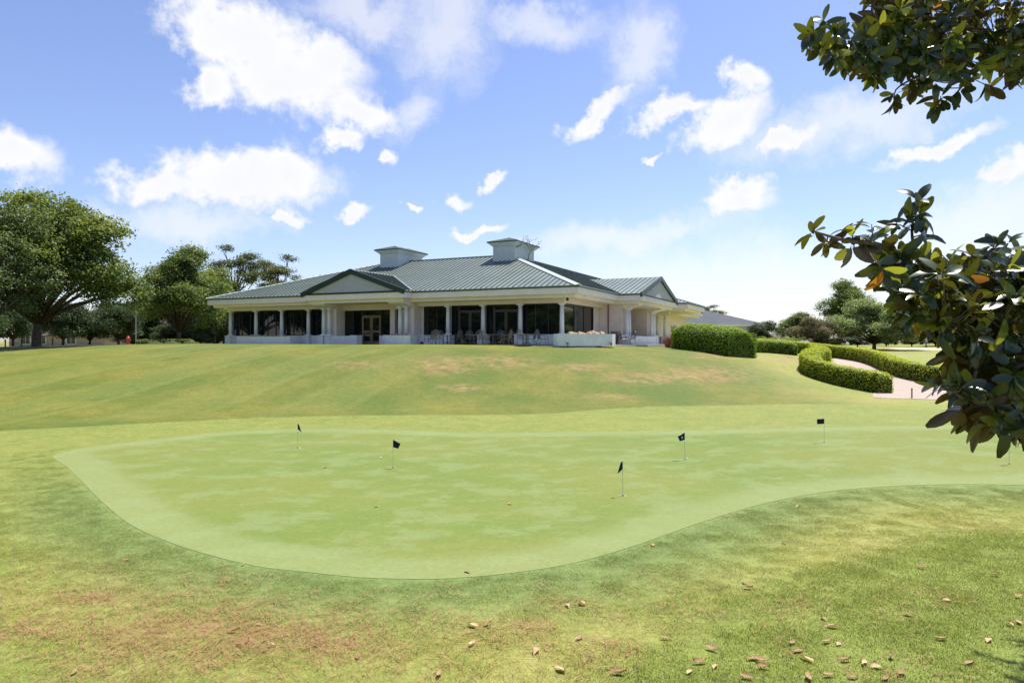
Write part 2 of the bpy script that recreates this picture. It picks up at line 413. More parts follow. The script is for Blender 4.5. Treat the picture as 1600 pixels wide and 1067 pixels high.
GREEN_PX = [(83,712),(112,703),(160,696),(250,685),(340,676),(400,672),(470,669.5),(560,670),(650,673),(740,676.5),(820,676),(900,674.5),(1050,673),(1200,669),(1300,667),
 (1400,665.5),(1500,664),(1600,663),(1760,664),(1900,672),(1950,690),(1900,715),(1780,742),(1690,753),(1600,757),(1500,757),(1400,759.5),(1300,767),(1200,785),(1100,815),(1000,850),(900,879),(800,896),
 (700,904),(640,905),(560,902),(480,895),(400,885),(330,868),(260,846),(200,817),(160,785),(130,755),(105,730),(88,719)]
GREEN = catmull([G(*p)[:2] for p in GREEN_PX], 4)
TOE_PX = [(-60,680),(0,673),(120,667),(250,660),(400,652.5),(560,649),(760,648),(860,646),(930,640),(1010,635),(1150,633),(1300,631),(1400,634),(1500,640)]
TOE = np.array([G(*p)[:2] for p in TOE_PX])
LUSH = np.array([G(*p)[:2] for p in [(900,1066),(1050,1015),(1200,905),(1330,880),(1430,850),(1480,838),(1600,832)]]+[Vector((14,13)),Vector((14,2)),Vector((1,2))])
PATH_PX = [(1366,621),(1420,622.5),(1500,626),(1600,632),(1800,640),(1900,620),(1700,612),(1560,609),(1478,604),(1420,592),(1380,578),(1366,569),(1340,562),(1318,559),(1303,560),(1304,567),(1318,577),(1338,588),(1358,600),(1367,611)]
PATH = catmull([G(*p)[:2] for p in PATH_PX], 3)
DRY = [(330,985,240,22),(150,930,90,18),(560,1010,120,16),(820,975,60,12),(905,574,75,9),(780,565,90,14),(690,570,80,20),(1100,585,110,18),(1010,590,90,14),(560,570,60,10),(1120,555,60,8),(950,620,60,6),(720,605,50,8),(1230,560,40,8),
       ]

def attrs(x, y, z):
    P2 = np.stack([x, y], 1)
    near = (np.abs(x) < 60) & (y > -5) & (y < 75)
    out = {k: np.zeros(len(x)) for k in ('fringe','apron','lush','dry','stripe','bank')}; dg = np.full(len(x), 99.)
    i = np.where(near)[0]; p = P2[i]
    d = poly_dist(p, GREEN); dg[i] = d
    ty = np.interp(p[:,0], TOE[:,0], TOE[:,1])
    back = ss(18, 22, p[:,1]+p[:,0]*.0)
    apron = ss(.12, -.12, p[:,1]-ty)*ss(13., 24., p[:,1]+.6*np.sin(p[:,0]*.9)+.4*np.sin(p[:,0]*2.3+1))
    apron = np.maximum(apron, ss(30, 33, p[:,1])*0)
    out['apron'][i] = apron*ss(0, 1, np.where(p[:,0] < 60, 1, 0))
    out['fringe'][i] = np.clip(ss(2.6, .3, d), 0, 1)*(1-.85*apron)
    out['fringe'][i] = np.maximum(out['fringe'][i], .9*ss(1.6, .1, p[:,1]-ty)*ss(-.1, .1, p[:,1]-ty)*ss(12, 6, p[:,0]))
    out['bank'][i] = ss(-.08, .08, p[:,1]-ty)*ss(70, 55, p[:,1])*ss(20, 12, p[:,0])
    out['lush'][i] = ss(.35, -.35, poly_dist(p, LUSH))
    ppx = 800+F*x/np.maximum(y, 1); ppy = 533-F*(z-CAMZ)/np.maximum(y, 1)
    dr = np.zeros(len(x))
    for cx, cy, rx, ry in DRY: dr = np.maximum(dr, ss(1.15, .25, np.hypot((ppx-cx)/rx, (ppy-cy)/ry)))
    out['dry'] = np.where(near & (y > 3), dr, 0)
    # mowing stripes down the bank
    q = (x*13.0-(y-30)*4.6)/13.8
    s_ = .45*ss(-.3, .5, np.sin(q*2*math.pi/5.2))+.75*ss(.72, .98, np.sin(q*2*math.pi/2.6+.8*np.sin(y*.4)+.7))*(.6+.4*np.sin(q*1.3))
    out['stripe'] = np.where(near, s_*ss(0, -9, x)*ss(.3, 2, y-np.interp(x, TOE[:,0], TOE[:,1]))*ss(62, 50, y), 0)
    return out, dg

def put_attr(me, name, vals):
    a = me.attributes.new(name, 'FLOAT', 'POINT'); a.data.foreach_set('value', np.asarray(vals, dtype=np.float32))

def spaced(fine0, fine1, step, far, growth=1.16):
    a = list(np.arange(fine0, fine1+1e-6, step)); s = step
    while a[-1] < far: s *= growth; a.append(a[-1]+s)
    s = step
    while a[0] > -far: s *= growth; a.insert(0, a[0]-s)
    return np.array(a)
xs = spaced(-26, 30, .22, 3000); ys = spaced(5.5, 46, .2, 3000)
X, Y = np.meshgrid(xs, ys); x = X.ravel(); y = Y.ravel(); z = H(x, y)
at, dg = attrs(x, y, z)
zz = z-.035*ss(-.35, -.7, dg)
dp = poly_dist(np.stack([x, y], 1), PATH); zz -= .05*ss(0, -.4, dp)
nx, ny = len(xs), len(ys); idx = np.arange(nx*ny).reshape(ny, nx)
quads = np.stack([idx[:-1,:-1], idx[:-1,1:], idx[1:,1:], idx[1:,:-1]], -1).reshape(-1, 4)
me = bpy.data.meshes.new('ground'); me.vertices.add(len(x)); me.vertices.foreach_set('co', np.stack([x,y,zz],1).astype(np.float32).ravel())
me.loops.add(quads.size); me.loops.foreach_set('vertex_index', quads.astype(np.int32).ravel())
me.polygons.add(len(quads)); me.polygons.foreach_set('loop_start', np.arange(0, quads.size, 4, dtype=np.int32)); me.update(calc_edges=True)
for k, v in at.items(): put_attr(me, k, v)
me.materials.append(MATS['grass_ground']); me.shade_smooth()
ground = tag(obj('ground', me), kind='structure')

def sheet(name, poly, mat, off, step, rim=None):
    lo = poly.min(0); hi = poly.max(0)
    gx, gy = np.meshgrid(np.arange(lo[0], hi[0], step), np.arange(lo[1], hi[1], step))
    g = np.stack([gx.ravel(), gy.ravel()], 1); g = g[poly_dist(g, poly) < -step*.5]
    n = len(poly)
    r = delaunay_2d_cdt([Vector(p) for p in poly]+[Vector(p) for p in g], [(i,(i+1)%n) for i in range(n)], [list(range(n))], 1, 1e-5)
    v2 = np.array([tuple(p) for p in r[0]]); zt = H(v2[:,0], v2[:,1])+off
    d = poly_dist(v2, poly); edge = d > -1e-3
    V = [(a, b_, c) for (a, b_), c in zip(v2, zt)]
    me = bpy.data.meshes.new(name); fs = [tuple(f) for f in r[2]]
    # a short skirt so that the edge is a real step
    k = len(V); loop = list(range(n)); V += [V[i] for i in loop]+[(V[i][0], V[i][1], V[i][2]-off-.05) for i in loop]
    fs += [(k+i, k+(i+1)%n, k+n+(i+1)%n, k+n+i) for i in loop]
    me.from_pydata(V, [], fs); me.update()
    if rim is not None: put_attr(me, 'rim', np.concatenate([ss(-rim, -rim*.55, d), np.ones(2*n)]))
    me.materials.append(MATS[mat]); me.shade_smooth()
    return tag(obj(name, me), kind='structure')
sheet('putting_green', GREEN, 'green_turf', .005, .35, 1.25)
sheet('path', PATH, 'path_stone', .015, .5)

# ------------------------------------------------------------------ clubhouse
BX, BY, BZ = 4.5, 46.0, 3.15
BROT = math.atan2(-.428, .904)
def BL(lx, ly, lz=0.):     # clubhouse coordinates to the world
    c, s = math.cos(BROT), math.sin(BROT)
    return Vector((BX+lx*c-ly*s, BY+lx*s+ly*c, BZ+lz))
club = thing('clubhouse', 'low cream clubhouse with green metal roof and white columned verandah above the bank', 'building', (BX, BY, BZ), BROT)
ZE = 4.07; SL = .375; HW = 9.63; ZR = ZE+SL*HW; XL = -35.25; XR = -22.3
PF = (-23.3, -13.3, -1.1, 5.8)      # front portico x0 x1 y zr
PS = (9.6, 23.4, 1.77, 5.9)         # side portico y0 y1 x zr
CW = (24.4, 34.0, 2.6)              # canopy behind the side portico
eave = [(XL,0),(PF[0],0),(PF[0],PF[2]),(PF[1],PF[2]),(PF[1],0),(0,0),(0,PS[0]),(PS[2],PS[0]),(PS[2],PS[1]),(0,PS[1]),(0,CW[0]),(CW[2],CW[0]),(CW[2],CW[1]),(0,CW[1]),(0,48),(-2*HW,48),(-2*HW,2*HW),(XL,2*HW)]
def inset(poly, d):
    n = len(poly); out = []
    for i in range(n):
        a, b_, c = Vector(poly[i-1]), Vector(poly[i]), Vector(poly[(i+1)%n])
        e1 = (b_-a).normalized(); e2 = (c-b_).normalized()
        n1 = Vector((-e1.y, e1.x)); n2 = Vector((-e2.y, e2.x))
        out.append(tuple(b_+(n1+n2)*d/(1+n1.dot(n2))))
    return out
# roof planes: polygons with (x, y, z), run = downslope direction in plan
xm = (PF[0]+PF[1])/2; ym = (PS[0]+PS[1])/2
yv = (PF[3]-ZE)/SL; xv = -(PS[3]-ZE)/SL
planes = [
 ([(XL,0,ZE),(0,0,ZE),(-HW,HW,ZR),(XR,HW,ZR)], (0,-1)),
 ([(0,0,ZE),(0,48,ZE),(-HW,48-HW,ZR),(-HW,HW,ZR)], (1,0)),
 ([(XL,2*HW,ZE),(XL,0,ZE),(XR,HW,ZR)], (-1,0)),
 ([(-2*HW,2*HW,ZE),(XL,2*HW,ZE),(XR,HW,ZR),(-HW,HW,ZR)], (0,1)),
 ([(-2*HW,48,ZE),(-2*HW,2*HW,ZE),(-HW,HW,ZR),(-HW,48-HW,ZR)], (-1,0)),
 ([(0,48,ZE),(-2*HW,48,ZE),(-HW,48-HW,ZR)], (0,1)),
 ([(PF[0],0,ZE),(PF[0],PF[2],ZE),(xm,PF[2],PF[3]),(xm,yv,PF[3])], (-1,0)),
 ([(PF[1],PF[2],ZE),(PF[1],0,ZE),(xm,yv,PF[3]),(xm,PF[2],PF[3])], (1,0)),
 ([(0,PS[0],ZE),(PS[2],PS[0],ZE),(PS[2],ym,PS[3]),(xv,ym,PS[3])], (0,-1)),
 ([(PS[2],PS[1],ZE),(0,PS[1],ZE),(xv,ym,PS[3]),(PS[2],ym,PS[3])], (0,1)),
 ([(0,CW[0],ZE),(CW[2],CW[0],ZE),(CW[2]-2.2,CW[0]+2.2,ZE+.7),(-1.5,CW[0]+2.2,ZE+.7)], (0,-1)),
 ([(CW[2],CW[0],ZE),(CW[2],CW[1],ZE),(CW[2]-2.2,CW[1]-2.2,ZE+.7),(CW[2]-2.2,CW[0]+2.2,ZE+.7)], (1,0)),
 ([(CW[2],CW[1],ZE),(0,CW[1],ZE),(-1.5,CW[1]-2.2,ZE+.7),(CW[2]-2.2,CW[1]-2.2,ZE+.7)], (0,1)),
 ([(CW[2]-2.2,CW[0]+2.2,ZE+.7),(CW[2]-2.2,CW[1]-2.2,ZE+.7),(-2.2,CW[1]-2.2,ZE+.72),(-2.2,CW[0]+2.2,ZE+.72)], (1,0)),
]
rb = MB(); sb = MB()
def clip_line(poly, axis, c):
    """where the plan line coordinate[axis] = c enters and leaves a convex polygon"""
    hit = []
    for a, b_ in zip(poly, poly[1:]+poly[:1]):
        da, db = a[axis]-c, b_[axis]-c
        if (da < 0) != (db < 0): hit.append(Vector(a)+(Vector(b_)-Vector(a))*(da/(da-db)))
    return hit
for poly, run in planes:
    n = len(poly)
    rb.add([(p[0],p[1],p[2]) for p in poly]+[(p[0],p[1],p[2]-.06) for p in poly],
           [tuple(range(n)), tuple(range(2*n-1,n-1,-1))]+[(i,n+i,n+(i+1)%n,(i+1)%n) for i in range(n)])
    ax = 0 if run[0] == 0 else 1
    lo = min(p[ax] for p in poly); hi = max(p[ax] for p in poly)
    nv = (Vector(poly[1])-Vector(poly[0])).cross(Vector(poly[2])-Vector(poly[0])).normalized()
    if nv.z < 0: nv = -nv
    c = lo+.2
    while c < hi-.1:
        h_ = clip_line(poly, ax, c)
        if len(h_) == 2 and (h_[0]-h_[1]).length > .15:
            a, b_ = h_; w = Vector((.018,0,0)) if ax == 0 else Vector((0,.018,0)); u = nv*.06
            sb.add([a-w,a+w,b_+w,b_-w,a-w+u,a+w+u,b_+w+u,b_-w+u],[(4,5,6,7),(0,1,5,4),(1,2,6,5),(2,3,7,6),(3,0,4,7)])
        c += .43
roof = rb.build('roof', 'roof_green', club)
tag(sb.build('seams', 'roof_seam', roof), kind='stuff')
def cap(pts, w=.16, mat='cap_pale', name='ridge_cap', up=.075):
    pts = [Vector(p)+Vector((0,0,up)) for p in pts]; mb = MB()
    for a, b_ in zip(pts, pts[1:]):
        d = (b_-a).normalized(); s = d.cross(Vector((0,0,1))).normalized()*w; dn = Vector((0,0,-.09))
        mb.add([a-s+dn,a,a+s+dn,b_-s+dn,b_,b_+s+dn],[(0,1,4,3),(1,2,5,4),(0,2,1),(3,4,5),(0,3,5,2)])
    return mb.build(name, mat, roof)
cap([(XR,HW,ZR),(-HW,HW,ZR)], .2, 'trim_green'); cap([(-HW,HW,ZR),(-HW,48-HW,ZR)], .2, 'trim_green')
cap([(-HW,HW,ZR),(0,0,ZE)], .3, name='hip_cap'); cap([(XR,HW,ZR),(XL,0,ZE)], .16, name='hip_cap')
cap([(xm,PF[2],PF[3]),(xm,yv,PF[3])], .14, up=.05); cap([(xm,yv,PF[3]),(PF[1],0,ZE)], .13, name='valley_flashing', up=.09)
cap([(PS[2],ym,PS[3]),(xv,ym,PS[3])], .14, 'roof_green', up=.05)
# eaves: drip edge, fascia, stepped cornice whose underside is the soffit
def ring_prism(name, poly, z0, z1, mat):
    return MB().prism(poly, z0, z1).build(name, mat, club)
ring_prism('drip_edge', eave, ZE-.13, ZE-.061, 'trim_green')
ring_prism('fascia', inset(eave, .07), ZE-.56, ZE-.131, 'cream_trim')
ring_prism('cornice', inset(eave, .42), ZE-.80, ZE-.561, 'cream_trim')
ZS = ZE-.80
# pediments: recessed grey panel with dark green rakes
def pediment(P0, P1, PA, out, label):
    P0, P1, PA, out = Vector(P0), Vector(P1), Vector(PA), Vector(out)
    mb = MB(); a, b_, c = P0-out*.12, P1-out*.12, PA-out*.12
    mb.add([a,b_,c,a-out*.1,b_-out*.1,c-out*.1],[(0,1,2),(5,4,3),(0,3,4,1),(1,4,5,2),(2,5,3,0)])
    pe = mb.build('pediment', 'pediment_grey', club); pe['label'] = label
    for q0, q1 in ((P0, PA), (PA, P1)):
        d = (q1-q0).normalized(); s = out.cross(d).normalized()
        if s.z < 0: s = -s
        k = MB(); lo, hi = -s*.30, s*.075
        k.add([q0+lo-out*.1,q1+lo-out*.1,q1+hi-out*.1,q0+hi-out*.1,q0+lo+out*.06,q1+lo+out*.06,q1+hi+out*.06,q0+hi+out*.06],
              [(0,1,2,3),(7,6,5,4),(0,4,5,1),(1,5,6,2),(2,6,7,3),(3,7,4,0)])
        k.build('rake_board', 'trim_green', pe)
pediment((PF[0],PF[2],ZE),(PF[1],PF[2],ZE),(xm,PF[2],PF[3]),(0,-1,0),'grey triangular pediment over the main portico')
pediment((PS[2],PS[0],ZE),(PS[2],PS[1],ZE),(PS[2],ym,PS[3]),(1,0,0),'pale grey triangular pediment over the side portico')

# walls: one solid core in plan, with piers; glazing stands in front of it
YW = 1.95; XW = -1.95
core = [(-34.05,YW),(-22.7,YW),(-22.7,.85),(-21.3,.85),(-21.3,YW+.02),(-15.2,YW+.02),(-15.2,.85),(-13.75,.85),(-13.75,YW),(XW,YW),(XW,10.5),(.0,10.5),(.0,11.9),(-3.2,11.9),(-3.2,18.6),(.0,18.6),(.0,20.6),(XW,20.6),(XW,46),(-2*HW+2,46),(-2*HW+2,2*HW-2),(-34.05,2*HW-2)]
MB().prism(core, 0, ZS+.02).build('wall', 'stucco', club)
MB().box(-34.2,-22.7,1.28,YW-.002,2.97,ZS-.001).build('beam', 'stucco', club)
MB().box(-13.75,-1.52,1.28,YW-.002,2.97,ZS-.001).build('beam', 'stucco', club)
MB().box(XW+.002,-1.52,YW-.001,10.5,2.97,ZS-.002).build('beam', 'stucco', club)
MB().box(-21.3,-15.2,1.75,YW+.018,2.80,ZS-.001).build('beam', 'stucco', club)
# portico side beams, tapering down from the cornice to the column pairs
def bracket(poly_yz, x0, x1, along='y'):
    mb = MB(); n = len(poly_yz)
    if along == 'y': vs = [(x0,a,c) for a,c in poly_yz]+[(x1,a,c) for a,c in poly_yz]
    else: vs = [(a,x0,c) for a,c in poly_yz]+[(a,x1,c) for a,c in poly_yz]
    mb.add(vs,[tuple(range(n)),tuple(range(2*n-1,n-1,-1))]+[(i,n+i,n+(i+1)%n,(i+1)%n) for i in range(n)])
    mb.build('portico_beam', 'cream_trim', club)
for x0, x1 in ((-22.68,-21.32),(-15.18,-13.77)):
    bracket([(-.62,ZS-.001),(-.55,ZS-.10),(.22,2.97),(YW-.01,2.97),(YW-.01,ZS-.001)], x0, x1)
for y0, y1 in ((10.52,11.88),(18.62,20.58)):
    bracket([(1.3,ZS-.001),(1.23,ZS-.10),(.46,2.97),(-1.9,2.97),(-1.9,ZS-.001)], y0, y1, 'x')
# columns: shaft, base and capital; the pedestal below is masonry
COLS = [(-33.9,1.5),(-30.8,1.5),(-27.8,1.5),(-24.81,1.5),(-11.09,1.5),(-8.06,1.5),(-5.02,1.5),(-1.8,1.5),
        (-22.3,.5),(-21.72,.5),(-14.80,.5),(-14.22,.5),(.25,10.85),(.25,11.55),(.25,19.1),(.25,20.0),(-.1,26.2),(-.9,26.2)]
shaft = MB().lathe([(.165,.86),(.16,1.6),(.135,2.80)]).mesh('column','white_paint',True)
cbase = MB().box(-.24,.24,-.24,.24,.752,.80).lathe([(.22,.80),(.23,.825),(.20,.86)]).mesh('base','white_paint')
ccap = MB().lathe([(.15,2.80),(.20,2.88)]).box(-.215,.215,-.215,.215,2.88,2.968).mesh('capital','white_paint')
ped = MB().box(-.34,.34,-.34,.40,0,.69).box(-.38,.38,-.38,.40,.69,.75).mesh('pedestal','planter_white')
for cx, cy in COLS:
    o = obj('column', shaft, club, (cx,cy,0))
    obj('base', cbase, o); obj('capital', ccap, o); obj('pedestal', ped, o)
MB().tube([(-.1,26.2,2.97),(-.1,26.2,ZS)], .2, 8).box(-1.3,.4,25.8,26.6,2.97,ZS-.003).build('beam', 'cream_trim', club)
# dado under the windows, portico walls
for a, b_ in ((-34.1,-22.71),(-13.74,-11.2),(-4.9,-1.62)):
    o = MB().box(a,b_,1.52,YW-.003,0,.66).build('dado', 'planter_white', club); MB().box(a,b_,1.46,YW-.003,.661,.745).build('sill', 'planter_white', o)
MB().box(XW+.003,-1.62,1.953,9.2,0,.66).build('dado', 'planter_white', club)
MB().box(-21.38,-19.3,.25,.62,0,.70).box(-19.32,-18.6,.05,.75,0,.74).build('low_wall','planter_white',club)
MB().box(-16.1,-15.12,.05,.7,0,.74).build('low_wall','planter_white',club)
MB().box(.34,.62,11.95,18.9,0,.70).build('low_wall','planter_white',club)
# windows: frame with mullions, each pane a piece of its own
def window(p0, p1, z0, z1, n, fmat='dark_frame', fw=.055, skip=()):
    """upright window between two plan points; the outside is on the right of p0>p1"""
    p0, p1 = Vector((*p0,0)), Vector((*p1,0)); d = (p1-p0).normalized(); L_ = (p1-p0).length
    out = Vector((d.y,-d.x,0))
    fr = MB()
    def slab(mb, a, b_, z0, z1, o0, o1):
        A, B = p0+d*a, p0+d*b_
        q = [A+out*o0,B+out*o0,B+out*o1,A+out*o1]
        mb.add([(v.x,v.y,z) for z in (z0,z1) for v in q],[(0,1,2,3),(7,6,5,4),(0,4,5,1),(1,5,6,2),(2,6,7,3),(3,7,4,0)])
    slab(fr,0,L_,z0,z0+fw,0,.07); slab(fr,0,L_,z1-fw,z1,0,.07)
    for i in range(n+1):
        a = (L_-fw)*i/n; slab(fr,a,a+fw,z0+fw,z1-fw,0,.07)
    w = fr.build('window', fmat, club)
    for i in range(n):
        a = (L_-fw)*i/n+fw; b_ = (L_-fw)*(i+1)/n
        g = MB(); slab(g,a+.002,b_-.002,z0+fw+.002,z1-fw-.002,.01,.03); g.build('pane','glass_dark',w)
    return w
yf = YW-.004
for a, b_ in ((-33.95,-30.85),(-30.8,-27.85),(-27.8,-24.86),(-24.8,-22.75)):
    window((a,yf),(b_,yf),.75,2.96,3 if b_-a > 2.5 else 2)
window((-13.5,yf),(-11.14,yf),.75,2.96,2)
window((-5.0,yf),(-1.97,yf),.75,2.96,3)
window((XW+.004,1.97),(XW+.004,8.7),.75,2.96,3)
for a, b_ in ((-11.0,-8.1),(-8.0,-5.06)):          # glazed terrace doors
    window((a,yf),(a+.62,yf),.02,2.96,1); window((b_-.28,yf),(b_,yf),.02,2.96,1)
    window((a+.64,yf),(b_-.3,yf),2.55,2.96,1,'bronze_frame')
    xm_ = (a+.64+b_-.3)/2
    for q0, q1 in ((a+.64,xm_-.01),(xm_+.01,b_-.3)):
        dr = window((q0,yf),(q1,yf),.02,2.54,1,'bronze_frame',.11); dr.name = 'terrace_door'
        hx = xm_-.09 if q1 < xm_ else xm_+.09
        MB().tube([(hx,yf-.10,.95),(hx,yf-.10,1.25)],.014,6).build('handle','black_iron',dr)
# main portico glazing and wooden entrance door
yp = YW+.016
for a, b_, n in ((-21.25,-19.5,2),(-17.62,-16.55,1),(-16.05,-15.25,1)): window((a,yp),(b_,yp),.72,2.80,n)
MB().box(-21.3,-19.48,1.70,YW+.017,0,.715).build('dado','planter_white',club); MB().box(-17.64,-15.2,1.70,YW+.017,0,.715).build('dado','planter_white',club)
MB().box(-16.53,-16.07,1.62,YW+.015,.716,2.80).build('pilaster','stucco',club)
window((-19.48,yp),(-17.64,yp),2.36,2.80,1)
for q0, q1, hx in ((-19.48,-18.57,-18.66),(-18.55,-17.64,-18.46)):
    dr = MB().box(q0,q0+.13,yp-.08,yp,.02,2.34).box(q1-.13,q1,yp-.08,yp,.02,2.34).box(q0+.131,q1-.131,yp-.078,yp,.02,.28).box(q0+.131,q1-.131,yp-.078,yp,.98,1.14).box(q0+.131,q1-.131,yp-.078,yp,2.18,2.339).build('entrance_door','door_wood',club)
    for z0, z1 in ((.28,.98),(1.14,2.18)): MB().box(q0+.132,q1-.132,yp-.045,yp-.02,z0+.001,z1-.001).build('pane','glass_dark',dr)
    MB().tube([(hx,yp-.13,.95),(hx,yp-.13,1.3)],.016,6).build('handle','black_iron',dr)
window((-3.19,12.0),(-3.19,18.5),.05,2.7,4)       # side portico glazing
# downpipe on the side wall, lamp under the corner soffit, chimneys
MB().tube([(-1.2,10.45,.05),(-1.2,10.45,ZS)],.05,8).build('downpipe','terracotta',club)
MB().lathe([(.05,ZS-.22),(.11,ZS-.16),(.11,ZS-.06),(.06,ZS-.004)],(-1.1,.75),10).build('soffit_lamp','bronze_frame',club)
def chimney(x0, x1):
    y0, y1 = HW-1.95, HW+1.95; zt = ZE+4.42
    mb = MB().box(x0,x1,y0,y1,ZE+.8,zt-.32)
    ch = mb.build('chimney','siding_blue',club)
    for i in range(8):      # lap siding boards
        zb = zt-.32-(i+1)*.18; MB().box(x0-.02,x1+.02,y0-.02,y1+.02,zb+.012,zb+.172).build('siding_board','siding_blue',ch)
    fl = MB(); a = .02; b2 = .38
    fl.add([(x0-a,y0-a,zt-.32),(x1+a,y0-a,zt-.32),(x1+a,y1+a,zt-.32),(x0-a,y1+a,zt-.32),(x0-b2,y0-b2,zt),(x1+b2,y0-b2,zt),(x1+b2,y1+b2,zt),(x0-b2,y1+b2,zt)],
           [(0,3,2,1),(4,5,6,7),(0,1,5,4),(1,2,6,5),(2,3,7,6),(3,0,4,7)]); fl.build('flared_cornice','siding_blue',ch)
    o = .42; xa = (x0+x1)/2; ya = (y0+y1)/2; k = MB()
    k.box(x0-o,x1+o,y0-o,y1+o,zt+.001,zt+.09)
    k.add([(x0-o,y0-o,zt+.091),(x1+o,y0-o,zt+.091),(x1+o,y1+o,zt+.091),(x0-o,y1+o,zt+.091),(xa,ya-1,zt+.52),(xa,ya+1,zt+.52)],[(0,1,4),(1,2,5,4),(2,3,5),(3,0,4,5)])
    cp = k.build('chimney_cap','trim_green',ch)
    for (p, q) in (((x0-o,y0-o),(xa,ya-1)),((x1+o,y0-o),(xa,ya-1)),((x1+o,y1+o),(xa,ya+1))):
        MB().tube([(p[0],p[1],zt+.10),(q[0],q[1],zt+.53)],.035,5).build('hip_cap','cap_pale',cp)
chimney(-10.35,-8.35); chimney(-21.9,-19.95)

# terrace slab
pat = MB().prism([(-34.6,2.2),(-34.6,-.6),(-23.5,-.6),(-23.5,-1.6),(-12.5,-1.9),(-1,-1.9),(1.2,-.3),(1.4,9.4),(2.2,10),(2.2,22),(-2,22),(-2,2.2)],-.6,-.002).build('terrace','concrete')
pat.location = (BX,BY,BZ); pat.rotation_euler = (0,0,BROT); pat['kind'] = 'structure'

# ------------------------------------------------------------------ planters with flowers
rngf = np.random.default_rng(5)
def flower_mesh(seed, r=.24, h=.26):
    rng = np.random.default_rng(seed); n = 240
    d = unit(rng.normal(size=(n,3))); d[:,2] = np.abs(d[:,2]); P = d*np.array([r,r,h])*rng.uniform(.75,1.05,(n,1))
    V = leaf_quads(rng, P, unit(d+rng.normal(size=(n,3))*.4), .075, .8)
    return V, rng.uniform(size=n)
fv, ft = flower_mesh(3); gv, gt = flower_mesh(4, .25, .17)
flow_me = quads_mesh('blossoms', fv, 'petal', ft); flow_lf = quads_mesh('leaves', gv, 'leaf_oak', gt)
def planter(poly, h, label, flowers, fl_label, feet=()):
    c = BL(*np.mean(np.array(poly),0), -.05); c2 = Vector(np.mean(np.array(poly),0))
    t_ = thing('planter', label, 'planter', c, BROT)
    loc = [(x-c2[0], y-c2[1]) for x, y in poly]; n = len(loc); i_ = inset(loc, .1)
    mb = MB().add([(x,y,0) for x,y in loc]+[(x,y,h) for x,y in loc]+[(x,y,h) for x,y in i_]+[(x,y,h-.15) for x,y in i_],
        [tuple(range(n-1,-1,-1))]+[(i,(i+1)%n,n+(i+1)%n,n+i) for i in range(n)]+[(n+i,n+(i+1)%n,2*n+(i+1)%n,2*n+i) for i in range(n)]+[(2*n+i,2*n+(i+1)%n,3*n+(i+1)%n,3*n+i) for i in range(n)])
    mb.build('box','planter_white',t_)
    MB().prism(inset(loc,.104), h-.3, h-.13).build('soil','soil',t_)
    for fx, fy in flowers:
        f = thing('flower_clump', fl_label, 'flowers', BL(fx,fy,h-.18), rngf.uniform(0,6), fl_label)
        s = rngf.uniform(.8,1.15); f.scale = (s,s,s*rngf.uniform(.85,1.2))
        obj('blossoms', flow_me, f); obj('leaves', flow_lf, f)
planter([(-30.7,-.75),(-24.75,-.75),(-24.75,.15),(-30.7,.15)], .72, 'long low white planter of flowers before the left wing windows',
        [(-29.6+.62*i+rngf.uniform(-.1,.1), -.3+rngf.uniform(-.12,.12)) for i in range(7)], 'cream pink flower clumps in the left wing planter')
planter([(-14.95,-1.25),(-12.7,-1.25),(-12.7,-.3),(-14.95,-.3)], .76, 'short white planter of flowers beside the main portico columns',
        [(-14.6+.42*i, -.78+rngf.uniform(-.1,.1)) for i in range(4)], 'cream flower clumps in the portico planter')
dg_ = Vector((1,1))/math.sqrt(2); dn = Vector((1,-1))/math.sqrt(2); cc = Vector((.65,-.28))
pp = [cc+dg_*a+dn*b_ for a, b_ in ((-2.15,.05),(-1.62,.42),(1.7,.42),(2.1,.1),(2.1,-.55),(-2.15,-.55))]
planter([tuple(p) for p in pp], .80, 'big pale planter set across the clubhouse corner, full of flowers',
        [tuple(cc+dg_*a+dn*rngf.uniform(-.2,.1)) for a in np.linspace(-1.2,1.1,8)], 'cream pink flower clumps in the corner planter')
for k_, (fx, fl) in enumerate(((-1.62,'small black spotlight at the left foot of the corner planter'),(1.55,'small black spotlight at the right foot of the corner planter'))):
    p = cc+dg_*fx+dn*.56; s_ = thing('garden_spotlight', fl, 'light', BL(p.x,p.y,-.06), BROT+.78)
    MB().tube([(0,0,0),(0,0,.12)],.015,6).build('stake','black_iron',s_)
    MB().tube([(0,-.05,.12),(0,.0,.17),(0,.09,.24)],[.045,.06,.075],8).build('lamp_head','black_iron',s_)

